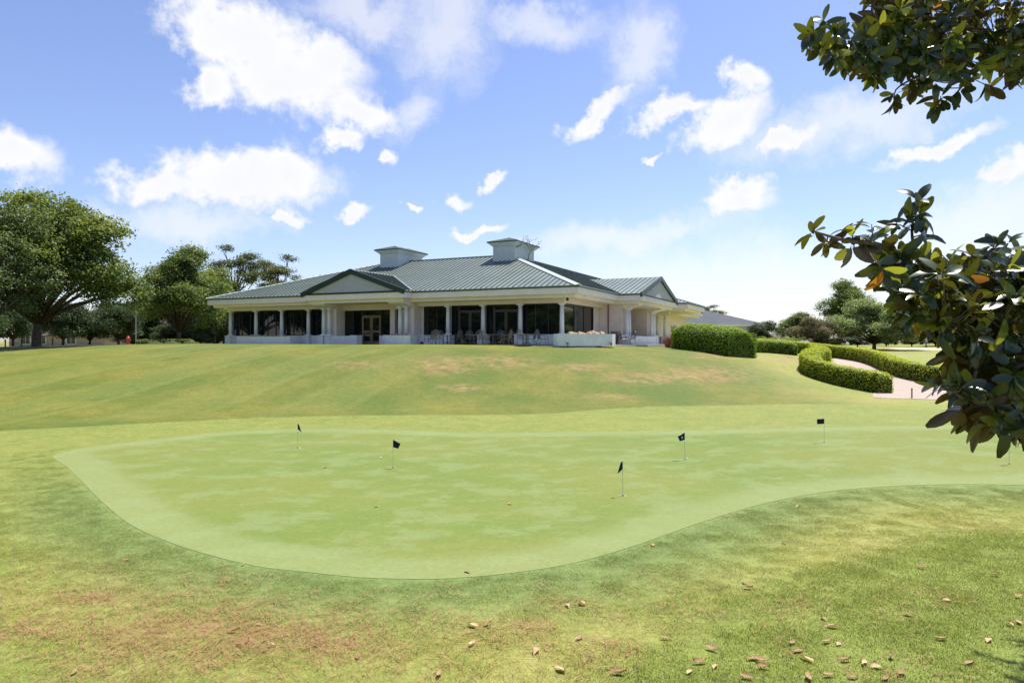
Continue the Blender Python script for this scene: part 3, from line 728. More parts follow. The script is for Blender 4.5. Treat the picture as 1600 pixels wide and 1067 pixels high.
# ------------------------------------------------------------------ terrace furniture
def make_chair(mat='chair_metal'):
    t_ = obj('patio_chair', None)
    s_ = MB()      # seat of flat strips
    for i in range(7): s_.box(-.25,.25,-.24+i*.072,-.24+i*.072+.05,.42+.006*(3-abs(i-3)),.432+.006*(3-abs(i-3)))
    s_.tube([(-.26,-.26,.43),(.26,-.26,.43),(.27,.26,.43),(-.27,.26,.43),(-.26,-.26,.43)],.016,6); s_.build('seat',mat,t_)
    k = MB(); arch = [(-.25,.26,.44),(-.27,.33,.75),(-.23,.37,.95),(-.12,.39,1.04),(0,.395,1.07),(.12,.39,1.04),(.23,.37,.95),(.27,.33,.75),(.25,.26,.44)]
    k.tube(arch,.016,6)
    for i in range(-3,4):
        tp = 1.05-.02*i*i*.9; k.tube([(i*.068,.262,.44),(i*.072,.325,.75),(i*.06,.385,tp)],.013,4)
    for zc, yc in ((.6,.295),(.78,.335),(.92,.365)): k.tube([(-.26,yc,zc),(.26,yc,zc)],.012,4)
    k.build('backrest',mat,t_)
    for s in (-1,1):
        MB().tube([(s*.27,.31,.66),(s*.31,.05,.68),(s*.31,-.2,.66),(s*.29,-.27,.6),(s*.27,-.26,.43)],.016,6).build('armrest',mat,t_)
        MB().tube([(s*.26,-.24,.43),(s*.27,-.30,.25),(s*.28,-.33,.02),(s*.28,-.2,.015),(s*.28,.12,.015)],.017,6).build('leg',mat,t_)
        MB().tube([(s*.26,.22,.43),(s*.27,.28,.22),(s*.28,.38,.015)],.017,6).build('leg',mat,t_)
    return t_
def make_table():
    t_ = obj('patio_table', None)
    MB().lathe([(.58,.70),(.60,.705),(.60,.725),(.58,.73)],(0,0),24).build('tabletop','chair_metal',t_)
    MB().lathe([(.04,.05),(.035,.4),(.05,.698)],(0,0),10).build('pedestal','chair_metal',t_)
    for a in range(4):
        c_, s_ = math.cos(a*math.pi/2+.4), math.sin(a*math.pi/2+.4)
        MB().tube([(0,0,.22),(c_*.16,s_*.16,.16),(c_*.34,s_*.34,.015)],.02,6).build('leg','chair_metal',t_)
    return t_
chair0 = make_chair(); chair_t = make_chair('chair_tan'); table0 = make_table()
def sx(px, ly):     # clubhouse x for a bearing, at a given distance from the eave line
    k = (px-800)/F; return -((4.5+.428*ly)-k*(46+.904*ly))/(.904+.428*k)
CH = [(671,-.9,-.4),(687,-.5,.5),(684,-1.5,3.3),(713,-.9,-1.7),(731,-.4,.2),(748,-.5,.4),(757,-1.4,3.0),(781,-.5,.3),(817,-1.3,2.9),(829,-.7,-.9)]
for i, (px, ly, rz) in enumerate(CH):
    o = chair0 if i == 0 else copy_tree(chair0)
    o.location = BL(sx(px,ly),ly); o.rotation_euler = (0,0,BROT+rz)
    tag(o,'dark metal patio chair with tall arched back on the terrace','chair','dark chairs on the terrace')
for px, ly, rz, lb in ((848,-.9,1.6,'dark metal patio chair alone beside the big corner planter'),):
    o = copy_tree(chair0); o.location = BL(sx(px,ly),ly); o.rotation_euler = (0,0,BROT+rz); tag(o,lb,'chair'); o['group'] = ''; del o['group']
for lx, ly, rz in ((.9,7.9,2.2),(1.1,8.9,-.5)):
    o = copy_tree(chair0); o.location = BL(lx,ly); o.rotation_euler = (0,0,BROT+rz)
    tag(o,'dark metal chair between the corner planter and side portico','chair','chairs by the side portico')
chair_t.location = BL(sx(791,-1.0),-1.0); chair_t.rotation_euler = (0,0,BROT-1.5)
tag(chair_t,'tan patio chair seen side on at a terrace table','chair')
for i, (px, ly) in enumerate(((699,-1.1),(740,-1.1),(770,-1.0),(823,-1.9))):
    o = table0 if i == 0 else copy_tree(table0); o.location = BL(sx(px,ly),ly); tag(o,'round dark metal table among the terrace chairs','table','tables on the terrace')
t_ = thing('urn', 'brown round urn standing against the side wall by the downpipe', 'urn', BL(-.55,10.1), BROT)
MB().lathe([(.16,0),(.2,.05),(.34,.45),(.36,.75),(.28,.95),(.31,1.0),(.31,1.04)],(0,0),14).build('pot','terracotta',t_,smooth=True)
MB().lathe([(.27,1.0),(.27,1.041)],(0,0),12).build('soil','soil',t_)
t_ = thing('drain_cover', 'small black dome lamp on the ground beside portico planter', 'lamp', BL(-12.3,-.3,.0), BROT)
MB().lathe([(.16,0),(.16,.1),(.1,.2),(.03,.24)],(0,0),12).build('dome','black_iron',t_); t_.name = 'ground_lamp'

# dead climber and aerial on the right chimney
t_ = thing('dead_vine', 'bare tangled dead vine clinging to the right chimney', 'vine', BL(-8.2,HW-1.4,ZE+3.0), BROT)
rv = random.Random(4)
def vine(pts, r): MB().tube(pts, [r*(1-.7*i/(len(pts)-1)) for i in range(len(pts))], 5).build('stem','twig_bark',t_)
vine([(-.1,1.3,-.15),(.12,1.6,.25),(.05,1.9,.7),(.25,2.2,1.1),(.5,2.6,1.5)],.05)
vine([(.25,2.2,1.1),(.5,2.1,1.3),(.6,2.9,1.75),(.7,3.2,2.0)],.035); vine([(.2,2.0,.95),(.45,1.4,1.3),(.4,.9,1.75),(.5,.6,2.1)],.03)
vine([(-.1,-.4,1.0),(.2,-.2,1.15),(.45,.2,1.35),(.4,.9,1.2),(.3,1.5,.85)],.045); vine([(.2,-.2,1.15),(.5,-.3,1.6),(.45,-.1,2.0)],.03)
for i in range(22):
    a = Vector((.45+rv.uniform(-.15,.2), rv.uniform(-.2,3.2), 1.3+rv.uniform(-.2,.6))); b_ = a+Vector((rv.uniform(-.1,.35),rv.uniform(-.5,.5),rv.uniform(-.1,.6)))
    vine([a,(a+b_)/2+Vector((.06,.05,.05)),b_],.018)

# ------------------------------------------------------------------ trees
def tree_meshes(seed, rx, rz, cz, height0, n_lobes, clumps, leaves, leaf, mat, trunk_r, sig=.42, flat=1., spread=1., lean=0.):
    """crown of leaf clumps on lobes round (0,0,cz), trunk with limbs from 0"""
    rng = np.random.default_rng(seed); r_ = random.Random(seed)
    d = unit(rng.normal(size=(n_lobes,3))); d[:,2] = np.where(d[:,2] < -.8, -d[:,2], d[:,2])
    lc = d*np.array([rx,rx,rz])*rng.uniform(.35,1.0,(n_lobes,1))*spread+np.array([lean,0,cz])
    lr = rng.uniform(.17,.40,n_lobes)*(rx+rz)/2
    C = []; T = []; O = []
    for i in range(n_lobes):
        k = max(4, int(clumps*(lr[i]/lr.mean())**2)); e = unit(rng.normal(size=(k,3))); e[:,2] = np.where((e[:,2] < -.3) & (rng.uniform(size=k) < .6), -e[:,2], e[:,2])
        C.append(lc[i]+e*np.array([1,1,.8*flat])*lr[i]*rng.uniform(.55,1.05,(k,1))); O.append(e); T.append(rng.uniform(0,.5,k)+.12*rng.normal()+.22*np.clip(e[:,2],0,1))  # upper clumps of each lobe tinted lighter: top light painted into the leaves
    C = np.concatenate(C); T = np.concatenate(T); O = np.concatenate(O)
    m_ = np.repeat(np.arange(len(C)), leaves); s = sig*rng.uniform(.6,1.25,len(C))[m_][:,None]
    P = C[m_]+rng.normal(size=(len(m_),3))*s*np.array([1,1,.6*flat])
    Nn = unit(O[m_]*.5+np.array([0,0,.55])+rng.normal(size=P.shape)*.75)
    V = leaf_quads(rng, P, Nn, leaf, .62)
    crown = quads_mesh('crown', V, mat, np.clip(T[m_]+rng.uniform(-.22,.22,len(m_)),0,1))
    tb = MB(); fork = max(.6, height0)
    tb.tube([(0,0,-.3),(0,0,.0),(.02,.01,fork*.5),(.05,0,fork),(lean*.5,0,cz)],[trunk_r*1.5,trunk_r*1.2,trunk_r,trunk_r*.85,trunk_r*.35],10)
    for i in range(n_lobes):
        e = Vector(lc[i]); b0 = Vector((.04,0,fork*r_.uniform(.75,1.1))); mid = b0.lerp(e,.5)+Vector((r_.uniform(-.3,.3),r_.uniform(-.3,.3),r_.uniform(-.1,.5)))
        tb.tube([b0,mid,e],[trunk_r*.5,trunk_r*.3,trunk_r*.1],6)
        for j in range(3):
            q = e+Vector((r_.uniform(-1,1),r_.uniform(-1,1),r_.uniform(-.3,1)))*lr[i]*.75; tb.tube([mid.lerp(e,.6),q],[trunk_r*.16,trunk_r*.05],5)
    return crown, tb.mesh('trunk','bark',True)
def tree(name, label, px, Y, meshes, rz=0., s=1., sz=None, group=None, dz=0., cat='tree', X=None):
    x = (px-800)/F*Y if X is None else X
    o = thing(name, label, cat, (x, Y, hz(x,Y)+dz), rz, group); o.scale = (s,s,sz or s)
    obj('trunk', meshes[1], o); obj('crown', meshes[0], o); return o
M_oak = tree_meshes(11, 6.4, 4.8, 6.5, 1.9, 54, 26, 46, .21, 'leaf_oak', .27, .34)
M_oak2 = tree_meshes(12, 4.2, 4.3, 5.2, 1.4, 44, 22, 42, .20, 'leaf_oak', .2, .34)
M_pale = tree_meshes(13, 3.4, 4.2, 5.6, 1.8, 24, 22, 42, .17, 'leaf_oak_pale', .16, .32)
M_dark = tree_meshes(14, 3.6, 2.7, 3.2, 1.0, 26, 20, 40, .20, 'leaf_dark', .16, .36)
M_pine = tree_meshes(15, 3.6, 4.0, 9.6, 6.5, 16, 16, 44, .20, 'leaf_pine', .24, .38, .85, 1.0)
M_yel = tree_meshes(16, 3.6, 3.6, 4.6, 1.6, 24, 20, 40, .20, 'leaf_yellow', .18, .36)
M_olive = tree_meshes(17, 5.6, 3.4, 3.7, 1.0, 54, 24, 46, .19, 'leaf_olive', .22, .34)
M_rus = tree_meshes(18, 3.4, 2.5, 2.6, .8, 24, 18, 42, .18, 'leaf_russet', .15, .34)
tree('oak_tree','broad spreading oak standing alone on the left lawn',57,51,M_oak,.6,1.06,1.0)
tree('pale_tree','pale silvery leafed tree beside the broad spreading oak',-22,46,M_pale,.3,1.0,1.05)
tree('oak_tree','rounded oak between the spreading oak and the clubhouse left wing',279,72,M_oak2,1.1,1.08,1.02)
tree('pine_tree','tall pine rising behind the clubhouse left eave',366,98,M_pine,.4,1.05,1.02)
tree('pine_tree','flat topped pine just over the clubhouse left roof slope',437,104,M_pine,2.4,1.15,.98)
tree('yellow_tree','yellow green tree showing low above the clubhouse left roof',482,96,M_yel,.9,.9,1.12)
tree('yellow_tree','yellow green tree between rounded oak and tall pine',335,86,M_yel,2.2,1.05,1.18)
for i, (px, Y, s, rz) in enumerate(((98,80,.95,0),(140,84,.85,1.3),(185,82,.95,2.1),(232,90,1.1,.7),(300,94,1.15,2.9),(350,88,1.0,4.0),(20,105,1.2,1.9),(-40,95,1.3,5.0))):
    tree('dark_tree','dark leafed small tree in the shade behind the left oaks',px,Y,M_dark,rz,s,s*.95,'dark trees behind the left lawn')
tree('pine_tree','distant pine peeping over the grey roofed building',1110,150,M_pine,3.3,1.05,.62)
tree('dark_tree','small dark tree standing alone beyond the big rounded hedge',1190,92,M_dark,.5,.62,.62)
tree('oak_tree','dark rounded oak beyond the hedges left of the olive green oak',1243,112,M_oak2,.2,.82,.56)
tree('russet_tree','brownish russet tree between two green oaks beyond the path',1276,100,M_rus,.8,1.0,.86)
tree('olive_oak','wide olive green oak with low crown beyond the path hedges',1366,100,M_olive,.4,1.16,.98)
tree('dark_tree','tall dark tree rising behind the wide olive green oak',1330,138,M_oak2,2.8,1.35,1.28)
tree('dark_tree','dark tree behind the magnolia beyond the path',1480,118,M_dark,2.2,1.5,1.2,'trees behind the magnolia')
tree('olive_oak','grey green oak glimpsed through the magnolia leaves',1560,104,M_olive,2.0,1.1,1.35)
tree('oak_tree','dark oak farther right behind the magnolia',1680,110,M_oak2,.0,1.2,1.0)
for i, (px, Y, s) in enumerate(((1340,116,.7),(1385,120,.75),(1425,118,.72),(1462,124,.8),(1500,122,.8),(1300,112,.6))):
    tree('dark_shrub','low dark shrub in the belt under the far trees',px,Y,M_dark,i*1.1,s,s*.45,'shrubs under the far trees',0.,'shrub')
# wood on the far side of the course, mirrored in the terrace windows
for i in range(11):
    tree('wood_tree','tall tree in the wood that the terrace windows mirror',0,-34+8.5*i,(M_oak,M_dark,M_oak2)[i % 3],i*1.3,(1.2,2.0,1.5)[i % 3],(1.3,2.3,1.6)[i % 3],'wood facing the clubhouse windows',X=-74-(i % 2)*5)
# belt of trees closing the view
for i, px in enumerate((-110,-60,-10,40,90,140,190,240,290,1345,1400,1440,1490,1530,1570,1620,1700)):
    tree('belt_tree','far tree in the belt beyond the left houses' if px < 600 else 'far tree in the belt beyond the right fairway',px,150,M_dark,i*.9,1.9,(1.5 if px < 600 else .95 if px < 1420 else 1.35)*(1+.12*math.sin(i*2.3)),'far belt on the left' if px < 600 else 'far belt on the right')
for i, px in enumerate((208,245,268,312,338)):
    Yb = 88+4*math.sin(i*1.9)
    tree('dark_shrub','low dark shrub under the dark trees behind the left lawn',px,Yb,M_dark,i*.8,.75,.55,'shrubs behind the left lawn',-.35,'shrub')
# palms / sagos beyond the hedge
def palm(px, Y, s, label):
    x = (px-800)/F*Y; o = thing('palm_shrub', label, 'palm', (x,Y,hz(x,Y)), px, 'small palms beyond the hedge'); o.scale = (s,s,s)
    rng = np.random.default_rng(px); V = []; tt = []
    for i in range(34):
        az = rng.uniform(0,6.28); el = rng.uniform(.2,1.3); L0 = rng.uniform(.8,1.2)
        for j in range(9):
            f = (j+1)/9; p = np.array([math.cos(az)*math.cos(el*(1-f*.8))*L0*f, math.sin(az)*math.cos(el*(1-f*.8))*L0*f, .6+math.sin(el)*L0*f*(1-.45*f)])
            for sd in (-1,1):
                q = np.array([-math.sin(az)*sd,math.cos(az)*sd,.15])*.22*(1-f*.5)+np.array([math.cos(az),math.sin(az),0])*.08
                V.append([p,p+q*.5+[0,0,.025],p+q,p+q*.5-[0,0,.025]]); tt.append(rng.uniform())
    obj('fronds', quads_mesh('fronds', np.array(V), 'leaf_olive', tt), o)
    MB().tube([(0,0,-.1),(0,0,.65)],[.16,.13],8).build('trunk','bark',o)
for px, s in ((1201,1.3),(1226,1.2),(1240,1.35),(1213,.9)): palm(px, 84, s, 'small feathery palm just beyond the clipped hedge')

# ------------------------------------------------------------------ hedges
def hedge(name, label, line, width, height, mat, leaf=.085, dens=290, round_top=.25, group=None, taper=1.):
    """clipped hedge along a plan polyline; every hedge is core plus leaves"""
    pts = catmull(line, 8, False); c0 = pts.mean(0); zb = hz(*c0)
    o = thing(name, label, 'hedge', (c0[0],c0[1],zb), 0, group)
    seed = int(abs(c0[0]*97+c0[1]*31)) % 9999; rng = np.random.default_rng(seed)
    seg = np.linalg.norm(np.diff(pts,axis=0),axis=1); L_ = seg.sum(); cum = np.concatenate([[0],np.cumsum(seg)])
    def frame(s):
        s = np.clip(s,0,L_); p = np.stack([np.interp(s,cum,pts[:,0]),np.interp(s,cum,pts[:,1])],-1)
        e = .15; a = np.stack([np.interp(np.clip(s+e,0,L_),cum,pts[:,k])-np.interp(np.clip(s-e,0,L_),cum,pts[:,k]) for k in (0,1)],-1)
        d = unit(a); return p, d, np.stack([-d[:,1],d[:,0]],-1)
    # cross-section: flat sides, rounded shoulders; u in 0..1 round it
    hw = width/2; sh = min(round_top, hw); sv = min(round_top, height*.5)
    prof = [(-hw*.94,0),(-hw,(height-sv)*.6),(-hw,height-sv)]+[(-hw+sh-sh*math.cos(a),height-sv+sv*math.sin(a)) for a in np.linspace(.25,math.pi/2-.02,6)]
    prof = prof+[(-a,b_) for a,b_ in prof[::-1]]; prof = np.array(prof)
    ns = max(6, int(L_/.35)); S = np.linspace(0,L_,ns); p, d, nr = frame(S)
    endf = np.minimum(1, .80+.20*np.minimum(S, L_-S)/.35)
    V = []; 
    for i in range(ns):
        for a, b_ in prof:
            q = p[i]+nr[i]*a*.93*endf[i]; V.append((q[0]-c0[0], q[1]-c0[1], hz(*q)-zb-.05+b_*.955*endf[i]))
    k = len(prof); fs = [(i*k+j,i*k+j+1,(i+1)*k+j+1,(i+1)*k+j) for i in range(ns-1) for j in range(k-1)]+[tuple(range(k-1,-1,-1)),tuple((ns-1)*k+j for j in range(k))]
    core = MB().add(V,fs).build('shade_core','hedge_core',o)  # solid core coloured near black to paint the shade between the leaves
    # leaves
    pl = np.linalg.norm(np.diff(prof,axis=0),axis=1); pc = np.concatenate([[0],np.cumsum(pl)])
    n = int(L_*pc[-1]*dens); s = rng.uniform(0,L_,n); u = rng.uniform(0,pc[-1],n)
    a = np.interp(u,pc,prof[:,0]); b_ = np.interp(u,pc,prof[:,1])
    da = np.interp(u+.02,pc,prof[:,0])-np.interp(u-.02,pc,prof[:,0]); db = np.interp(u+.02,pc,prof[:,1])-np.interp(u-.02,pc,prof[:,1])
    ln = np.maximum(np.hypot(da,db),1e-6); na, nb = -db/ln, da/ln
    p, d, nr = frame(s); jit = rng.normal(size=n)*.022+.02*np.sin(s*3.1+a*4)+.02*np.sin(s*7.7+b_*5)
    e2 = np.minimum(1, .86+.14*np.minimum(s, L_-s)/.35)
    q = p+nr*((a*e2+na*jit)[:,None]); z_ = H(q[:,0],q[:,1])+b_*e2+nb*jit
    P = np.stack([q[:,0]-c0[0],q[:,1]-c0[1],z_-zb],1); Nn = np.stack([nr[:,0]*na,nr[:,1]*na,nb],1)
    # end faces
    m2 = int(width*height*dens)
    for send, sg in ((0.,-1),(L_,1)):
        pe, de, ne = frame(np.array([send])); aa = rng.uniform(-hw,hw,m2)*.9; bb = rng.uniform(0,height,m2)*.9
        qq = pe+de*sg*rng.uniform(-.02,.05,m2)[:,None]+ne*aa[:,None]
        P = np.concatenate([P,np.stack([qq[:,0]-c0[0],qq[:,1]-c0[1],H(qq[:,0],qq[:,1])-zb+bb],1)]); Nn = np.concatenate([Nn,np.repeat([[de[0,0]*sg,de[0,1]*sg,.1]],m2,0)])
    Nn = unit(Nn+np.array([0,0,.15])+rng.normal(size=P.shape)*.42)
    V = leaf_quads(rng,P,Nn,leaf,.6)
    obj('foliage', quads_mesh('foliage',V,mat,rng.uniform(size=len(P))), o)
    return o
def g2(px, Y): return ((px-800)/F*Y, Y)
hedge('clipped_hedge','short clipped hedge along the left kerb of the stone path',[(20.9,38.2),(19.9,41),(19.6,44.2),(20.6,47),(22.4,49.5),(23.2,52)],1.35,1.12,'leaf_hedge_gold')
hedge('clipped_hedge','clipped hedge running from the big rounded hedge to the path',[(17.7,53.5),(19.2,55),(21.2,56.2),(23.2,55.6)],1.1,1.0,'leaf_hedge')
hedge('clipped_hedge','long clipped hedge curving along the far kerb of the path',[(31,40.5),(28.4,41.8),(26.7,44),(26.6,47),(27.6,51),(28.4,56),(28.0,62),(26.6,68),(25,74)],1.3,1.08,'leaf_hedge_gold')
hedge('rounded_hedge','big rounded glossy hedge between side portico and path',[(13.4,52.6),(14.4,50.6),(15.4,48.9),(16.1,47.7)],3.2,1.95,'leaf_hedge',.10,300,1.6)
hedge('rounded_hedge','darker clipped hedge behind the red leaved bush',[(14.2,58),(14.6,55),(14.2,53.2)],1.6,1.6,'leaf_hedge',.10,220,.5)
hedge('low_hedge','low dark hedge row on the lawn beside the lamp post',[g2(214,66),g2(250,67),g2(300,68)],.9,.5,'leaf_oak',.10,200)
# red bush
def bush(name, label, loc, r, h, mat, n=2600, leaf=.07, seed=1, group=None):
    rng = np.random.default_rng(seed); o = thing(name,label,'bush',loc,0,group)
    d = unit(rng.normal(size=(n,3))); d[:,2] = np.abs(d[:,2])*1.1-.1
    P = d*np.array([r,r,h])*rng.uniform(.55,1.05,(n,1))*(1+.15*np.sin(d[:,:1]*7+d[:,1:2]*5)); P[:,2] = np.maximum(P[:,2],.02)
    obj('foliage', quads_mesh('foliage', leaf_quads(rng,P,unit(d+rng.normal(size=(n,3))*.6),leaf,.6), mat, rng.uniform(size=n)), o)
    mb = MB()
    for i in range(7): mb.tube([(0,0,-.05),tuple(np.array([math.cos(i),math.sin(i*1.7),1.2])*np.array([r*.6,r*.6,h*.55]))],[.025,.01],5)
    mb.build('stems','twig_bark',o); return o
p = W(1053,541,54); bush('red_bush','red leaved bush between side portico and rounded hedge',(p.x,p.y,hz(p.x,p.y)),.72,1.05,'leaf_red',3000)
p = W(1072,541,60); bush('red_bush','small red leaved bush in the shade of the canopy',(p.x-1.6,p.y,hz(p.x,p.y)),.6,1.1,'leaf_red',2000,seed=4)
for i, px in enumerate((235,262,292)):
    p = g2(px+6, 63.5+i*.6); bush('grey_bush','low grey green bush on the bed before the low hedge',(p[0],p[1],hz(*p)),.7,.32,'leaf_oak_pale',900,.08,20+i,'bushes before the low hedge')

# ------------------------------------------------------------------ far buildings
def house(name, label, x0, x1, y0, y1, zb, ze, zr, wall, roofm, wins, trim='cream_trim', over=.6):
    c = ((x0+x1)/2, y0, zb); o = thing(name, label, 'building', c)
    a, b_, d = x0-c[0], x1-c[0], y1-y0
    MB().box(a,b_,0,d,-.4,ze-zb).build('wall',wall,o)
    h_ = min((b_-a),d)/2+over; e = ze-zb; rr = zr-zb; mb = MB()
    A,B,C_,D_ = (a-over,-over,e),(b_+over,-over,e),(b_+over,d+over,e),(a-over,d+over,e)
    ym_ = d/2; E,F_ = (a-over+h_,ym_,rr),(b_+over-h_,ym_,rr)
    mb.add([A,B,C_,D_,E,F_],[(0,1,5,4),(1,2,5),(2,3,4,5),(3,0,4),(0,3,2,1)]); rf = mb.build('roof',roofm,o)
    MB().box(a-over-.02,b_+over+.02,-over-.02,-over+.1,e-.28,e-.003).box(a-over-.02,a-over+.1,-over+.101,d+over,e-.28,e-.003).box(b_+over-.1,b_+over+.02,-over+.101,d+over,e-.28,e-.003).build('fascia',trim,o)
    for (wx, z0, w, hh) in wins:
        w_ = MB().box(wx-w/2-.12,wx+w/2+.12,-.07,-.002,z0-.12,z0+hh+.12).build('window','white_paint',o)
        for k in (-1,1): MB().box(wx+(k*w/4)-w/4+.04,wx+(k*w/4)+w/4-.04,-.09,-.071,z0,z0+hh).build('pane','glass_dark',w_)
    return o
house('cart_barn','long grey roofed building with pale walls behind the rounded hedge',4,33.5,92,112,2.9,5.7,9.3,'white_paint','shingle_grey',[(8,.9,1.6,1.2),(11,.9,1.6,1.2)])
house('brick_house','pinkish house with brown shingle roof beyond the spreading oak',-84,-68,114,126,2.4,4.7,8.3,'brick_pink','shingle_brown',[(-5.2,.6,1.5,1.4),(-2.6,.6,1.5,1.4),(2.4,.6,1.5,1.4)])
house('brick_house','second pinkish house glimpsed through the dark left trees',-64,-48,112,124,2.6,4.6,8.0,'brick_pink','shingle_brown',[(-4,.6,1.5,1.3),(0,.6,1.5,1.3),(4,.6,1.5,1.3)])

# ------------------------------------------------------------------ small things on the lawns
def hydrant(px, Y):
    x_ = (px-800)/F*Y; o = thing('fire_hydrant','red fire hydrant on the lawn beside the lamp post','hydrant',(x_,Y,hz(x_,Y)))
    MB().lathe([(.2,0),(.2,.05),(.13,.06),(.13,.55),(.17,.57),(.17,.62),(.14,.64),(.12,.72),(.05,.8),(.05,.85)],(0,0),12).build('barrel','hydrant_red',o)
    for s in (-1,1): MB().tube([(s*.1,0,.46),(s*.22,0,.46)],.06,8).build('nozzle','hydrant_red',o)
    MB().tube([(0,-.1,.40),(0,-.22,.40)],.075,8).build('nozzle','hydrant_red',o); o.scale = (1.1,1.1,1.1)
hydrant(200,66)
x_ = (212-800)/F*66; o = thing('lamp_post','thin grey lamp post by the low hedge on the left lawn','lamp post',(x_,66,hz(x_,66)))
MB().tube([(0,0,-.1),(0,0,3.6)],[.055,.04],8).build('pole','cloth_grey',o); MB().lathe([(.08,3.6),(.17,3.7),(.19,4.0),(.1,4.12),(.02,4.2)],(0,0),10).build('lantern','dark_frame',o)
posts = [(-14,48),(8,50),(33,52),(82,54)]
for i, (px, Y_) in enumerate(posts):
    x_ = (px-800)/F*Y_; o = thing('rope_post','short dark rope post along the lawn edge left of the oak','post',(x_,Y_,hz(x_,Y_)),0,'rope posts along the left lawn')
    MB().tube([(0,0,-.1),(0,0,.42)],.045,8).build('stake','dark_frame',o); MB().lathe([(.03,.42),(.07,.46),(.07,.52),(.03,.56)],(0,0),8).build('knob','dark_frame',o)
rp = []
for (a, ya), (b_, yb) in zip(posts, posts[1:]):
    for f in np.linspace(0,1,6,endpoint=False):
        px_, yy = a+(b_-a)*f, ya+(yb-ya)*f; x_ = (a-800)/F*ya*(1-f)+(b_-800)/F*yb*f; z0 = hz((a-800)/F*ya,ya)*(1-f)+hz((b_-800)/F*yb,yb)*f
        rp.append((x_,yy,z0+.38-.5*f*(1-f)))
tag(MB().tube(rp,.012,5).build('rope','dark_frame'),'thin dark rope strung between the short lawn posts','rope')
p = G(1425,622); o = thing('marker_stake','thin dark marker stake at the near kerb of the path','stake',p)
MB().box(-.025,.025,-.02,.02,-.1,.50).build('stake','dark_frame',o); MB().box(-.032,.032,-.027,.027,.501,.54).build('cap','dark_frame',o)

# putting flags
def flag(px, py, shape, label, mark=False, ang=0.):
    p = G(px,py); p.z += .006
    o = thing('putting_flag', label, 'flag', p)
    MB().tube([(0,0,-.08),(0,0,.76)],.0048,6).build('stick','pole_white',o)
    n = 20; ring = MB()
    vs = [(r*math.cos(2*math.pi*j/n),r*math.sin(2*math.pi*j/n),z_) for r,z_ in ((.064,.004),(.056,.004),(.055,-.09)) for j in range(n)]
    ring.add(vs,[(i*n+j,i*n+(j+1)%n,(i+1)*n+(j+1)%n,(i+1)*n+j) for i in range(2) for j in range(n)]); ring.build('cup','cup_white',o)
    MB().lathe([(.0555,.0015),(.0555,.003)],(0,0),n).build('hole','hole_dark',o)
    # cloth: grid hanging from the stick
    nu, nv = 9, 7; V = []
    for j in range(nv):
        for i in range(nu):
            u = i/(nu-1); v = j/(nv-1)
            x_, z_ = shape(u,v); wv = .018*math.sin(u*7+v*2)*u
            V.append((x_*math.cos(ang)-wv*math.sin(ang), x_*math.sin(ang)+wv*math.cos(ang), z_))
    fs = [(j*nu+i,j*nu+i+1,(j+1)*nu+i+1,(j+1)*nu+i) for j in range(nv-1) for i in range(nu-1)]
    me = MB().add(V,fs).mesh('cloth','flag_navy',True); fl = obj('cloth',me,o)
    md = fl.modifiers.new('thickness','SOLIDIFY'); md.thickness = .003; md.offset = 0
    if mark:
        c = [V[(nv//2+j)*nu+nu//2+i] for j,i in ((-1,-1),(-1,1),(1,1),(1,-1))]; dn_ = Vector((math.sin(ang),-math.cos(ang),0))*.02
        MB().add([Vector(q)+dn_ for q in c]+[Vector(q)+dn_*.8 for q in c],[(0,1,2,3),(7,6,5,4),(0,4,5,1),(1,5,6,2),(2,6,7,3),(3,7,4,0)]).build('emblem','flag_mark',fl)
droop = lambda sg: (lambda u,v: (sg*u*.2*(1-.3*v), .755-.2*v*(1-.45*u)-.14*u*(.75+.2*v)))
straight = lambda sg: (lambda u,v: (sg*u*.22, .745-.16*v-.012*u))
limp = lambda sg: (lambda u,v: (sg*(u*.12*(.3+.7*v)), .765-.17*v-.09*u*v-.02*u))
flag(465,700,limp(1),'limp dark putting flag on the back of the green, hanging close to its stick',ang=.4)
flag(614,731,droop(1),'navy putting flag drooping toward the right on the left half of the green')
flag(973,775,limp(-1),'dark putting flag hanging limp beside the near edge of the green',ang=.2)
flag(1070,718,droop(-1),'navy putting flag with pale emblem drooping in the middle of the green',True,.1)
flag(1288,691,straight(-1),'dark putting flag blown straight out near the back of the green')
flag(1577,725,droop(-1),'blue putting flag half hidden below the magnolia branch',True,.1)
# golf balls
bm = bmesh.new(); bmesh.ops.create_icosphere(bm, subdivisions=3, radius=.0214)
for v in bm.verts: v.co *= 1-.02*(.5+.5*math.sin(v.co.x*900)*math.sin(v.co.y*900)*math.sin(v.co.z*900))
ball = bpy.data.meshes.new('golf_ball'); bm.to_mesh(ball); bm.free(); ball.materials.append(MATS['ball_white']); ball.shade_smooth()
for px, py, lb in ((595,716,'white golf ball lying on the green by the drooping left flag'),(468,701,'white golf ball at the cup of the rear left flag'),(1074,717,'white golf ball beside the cup of the emblem flag')):
    p = G(px,py); o = tag(obj('golf_ball',ball,None,(p.x,p.y,p.z+.024)),lb,'golf ball')

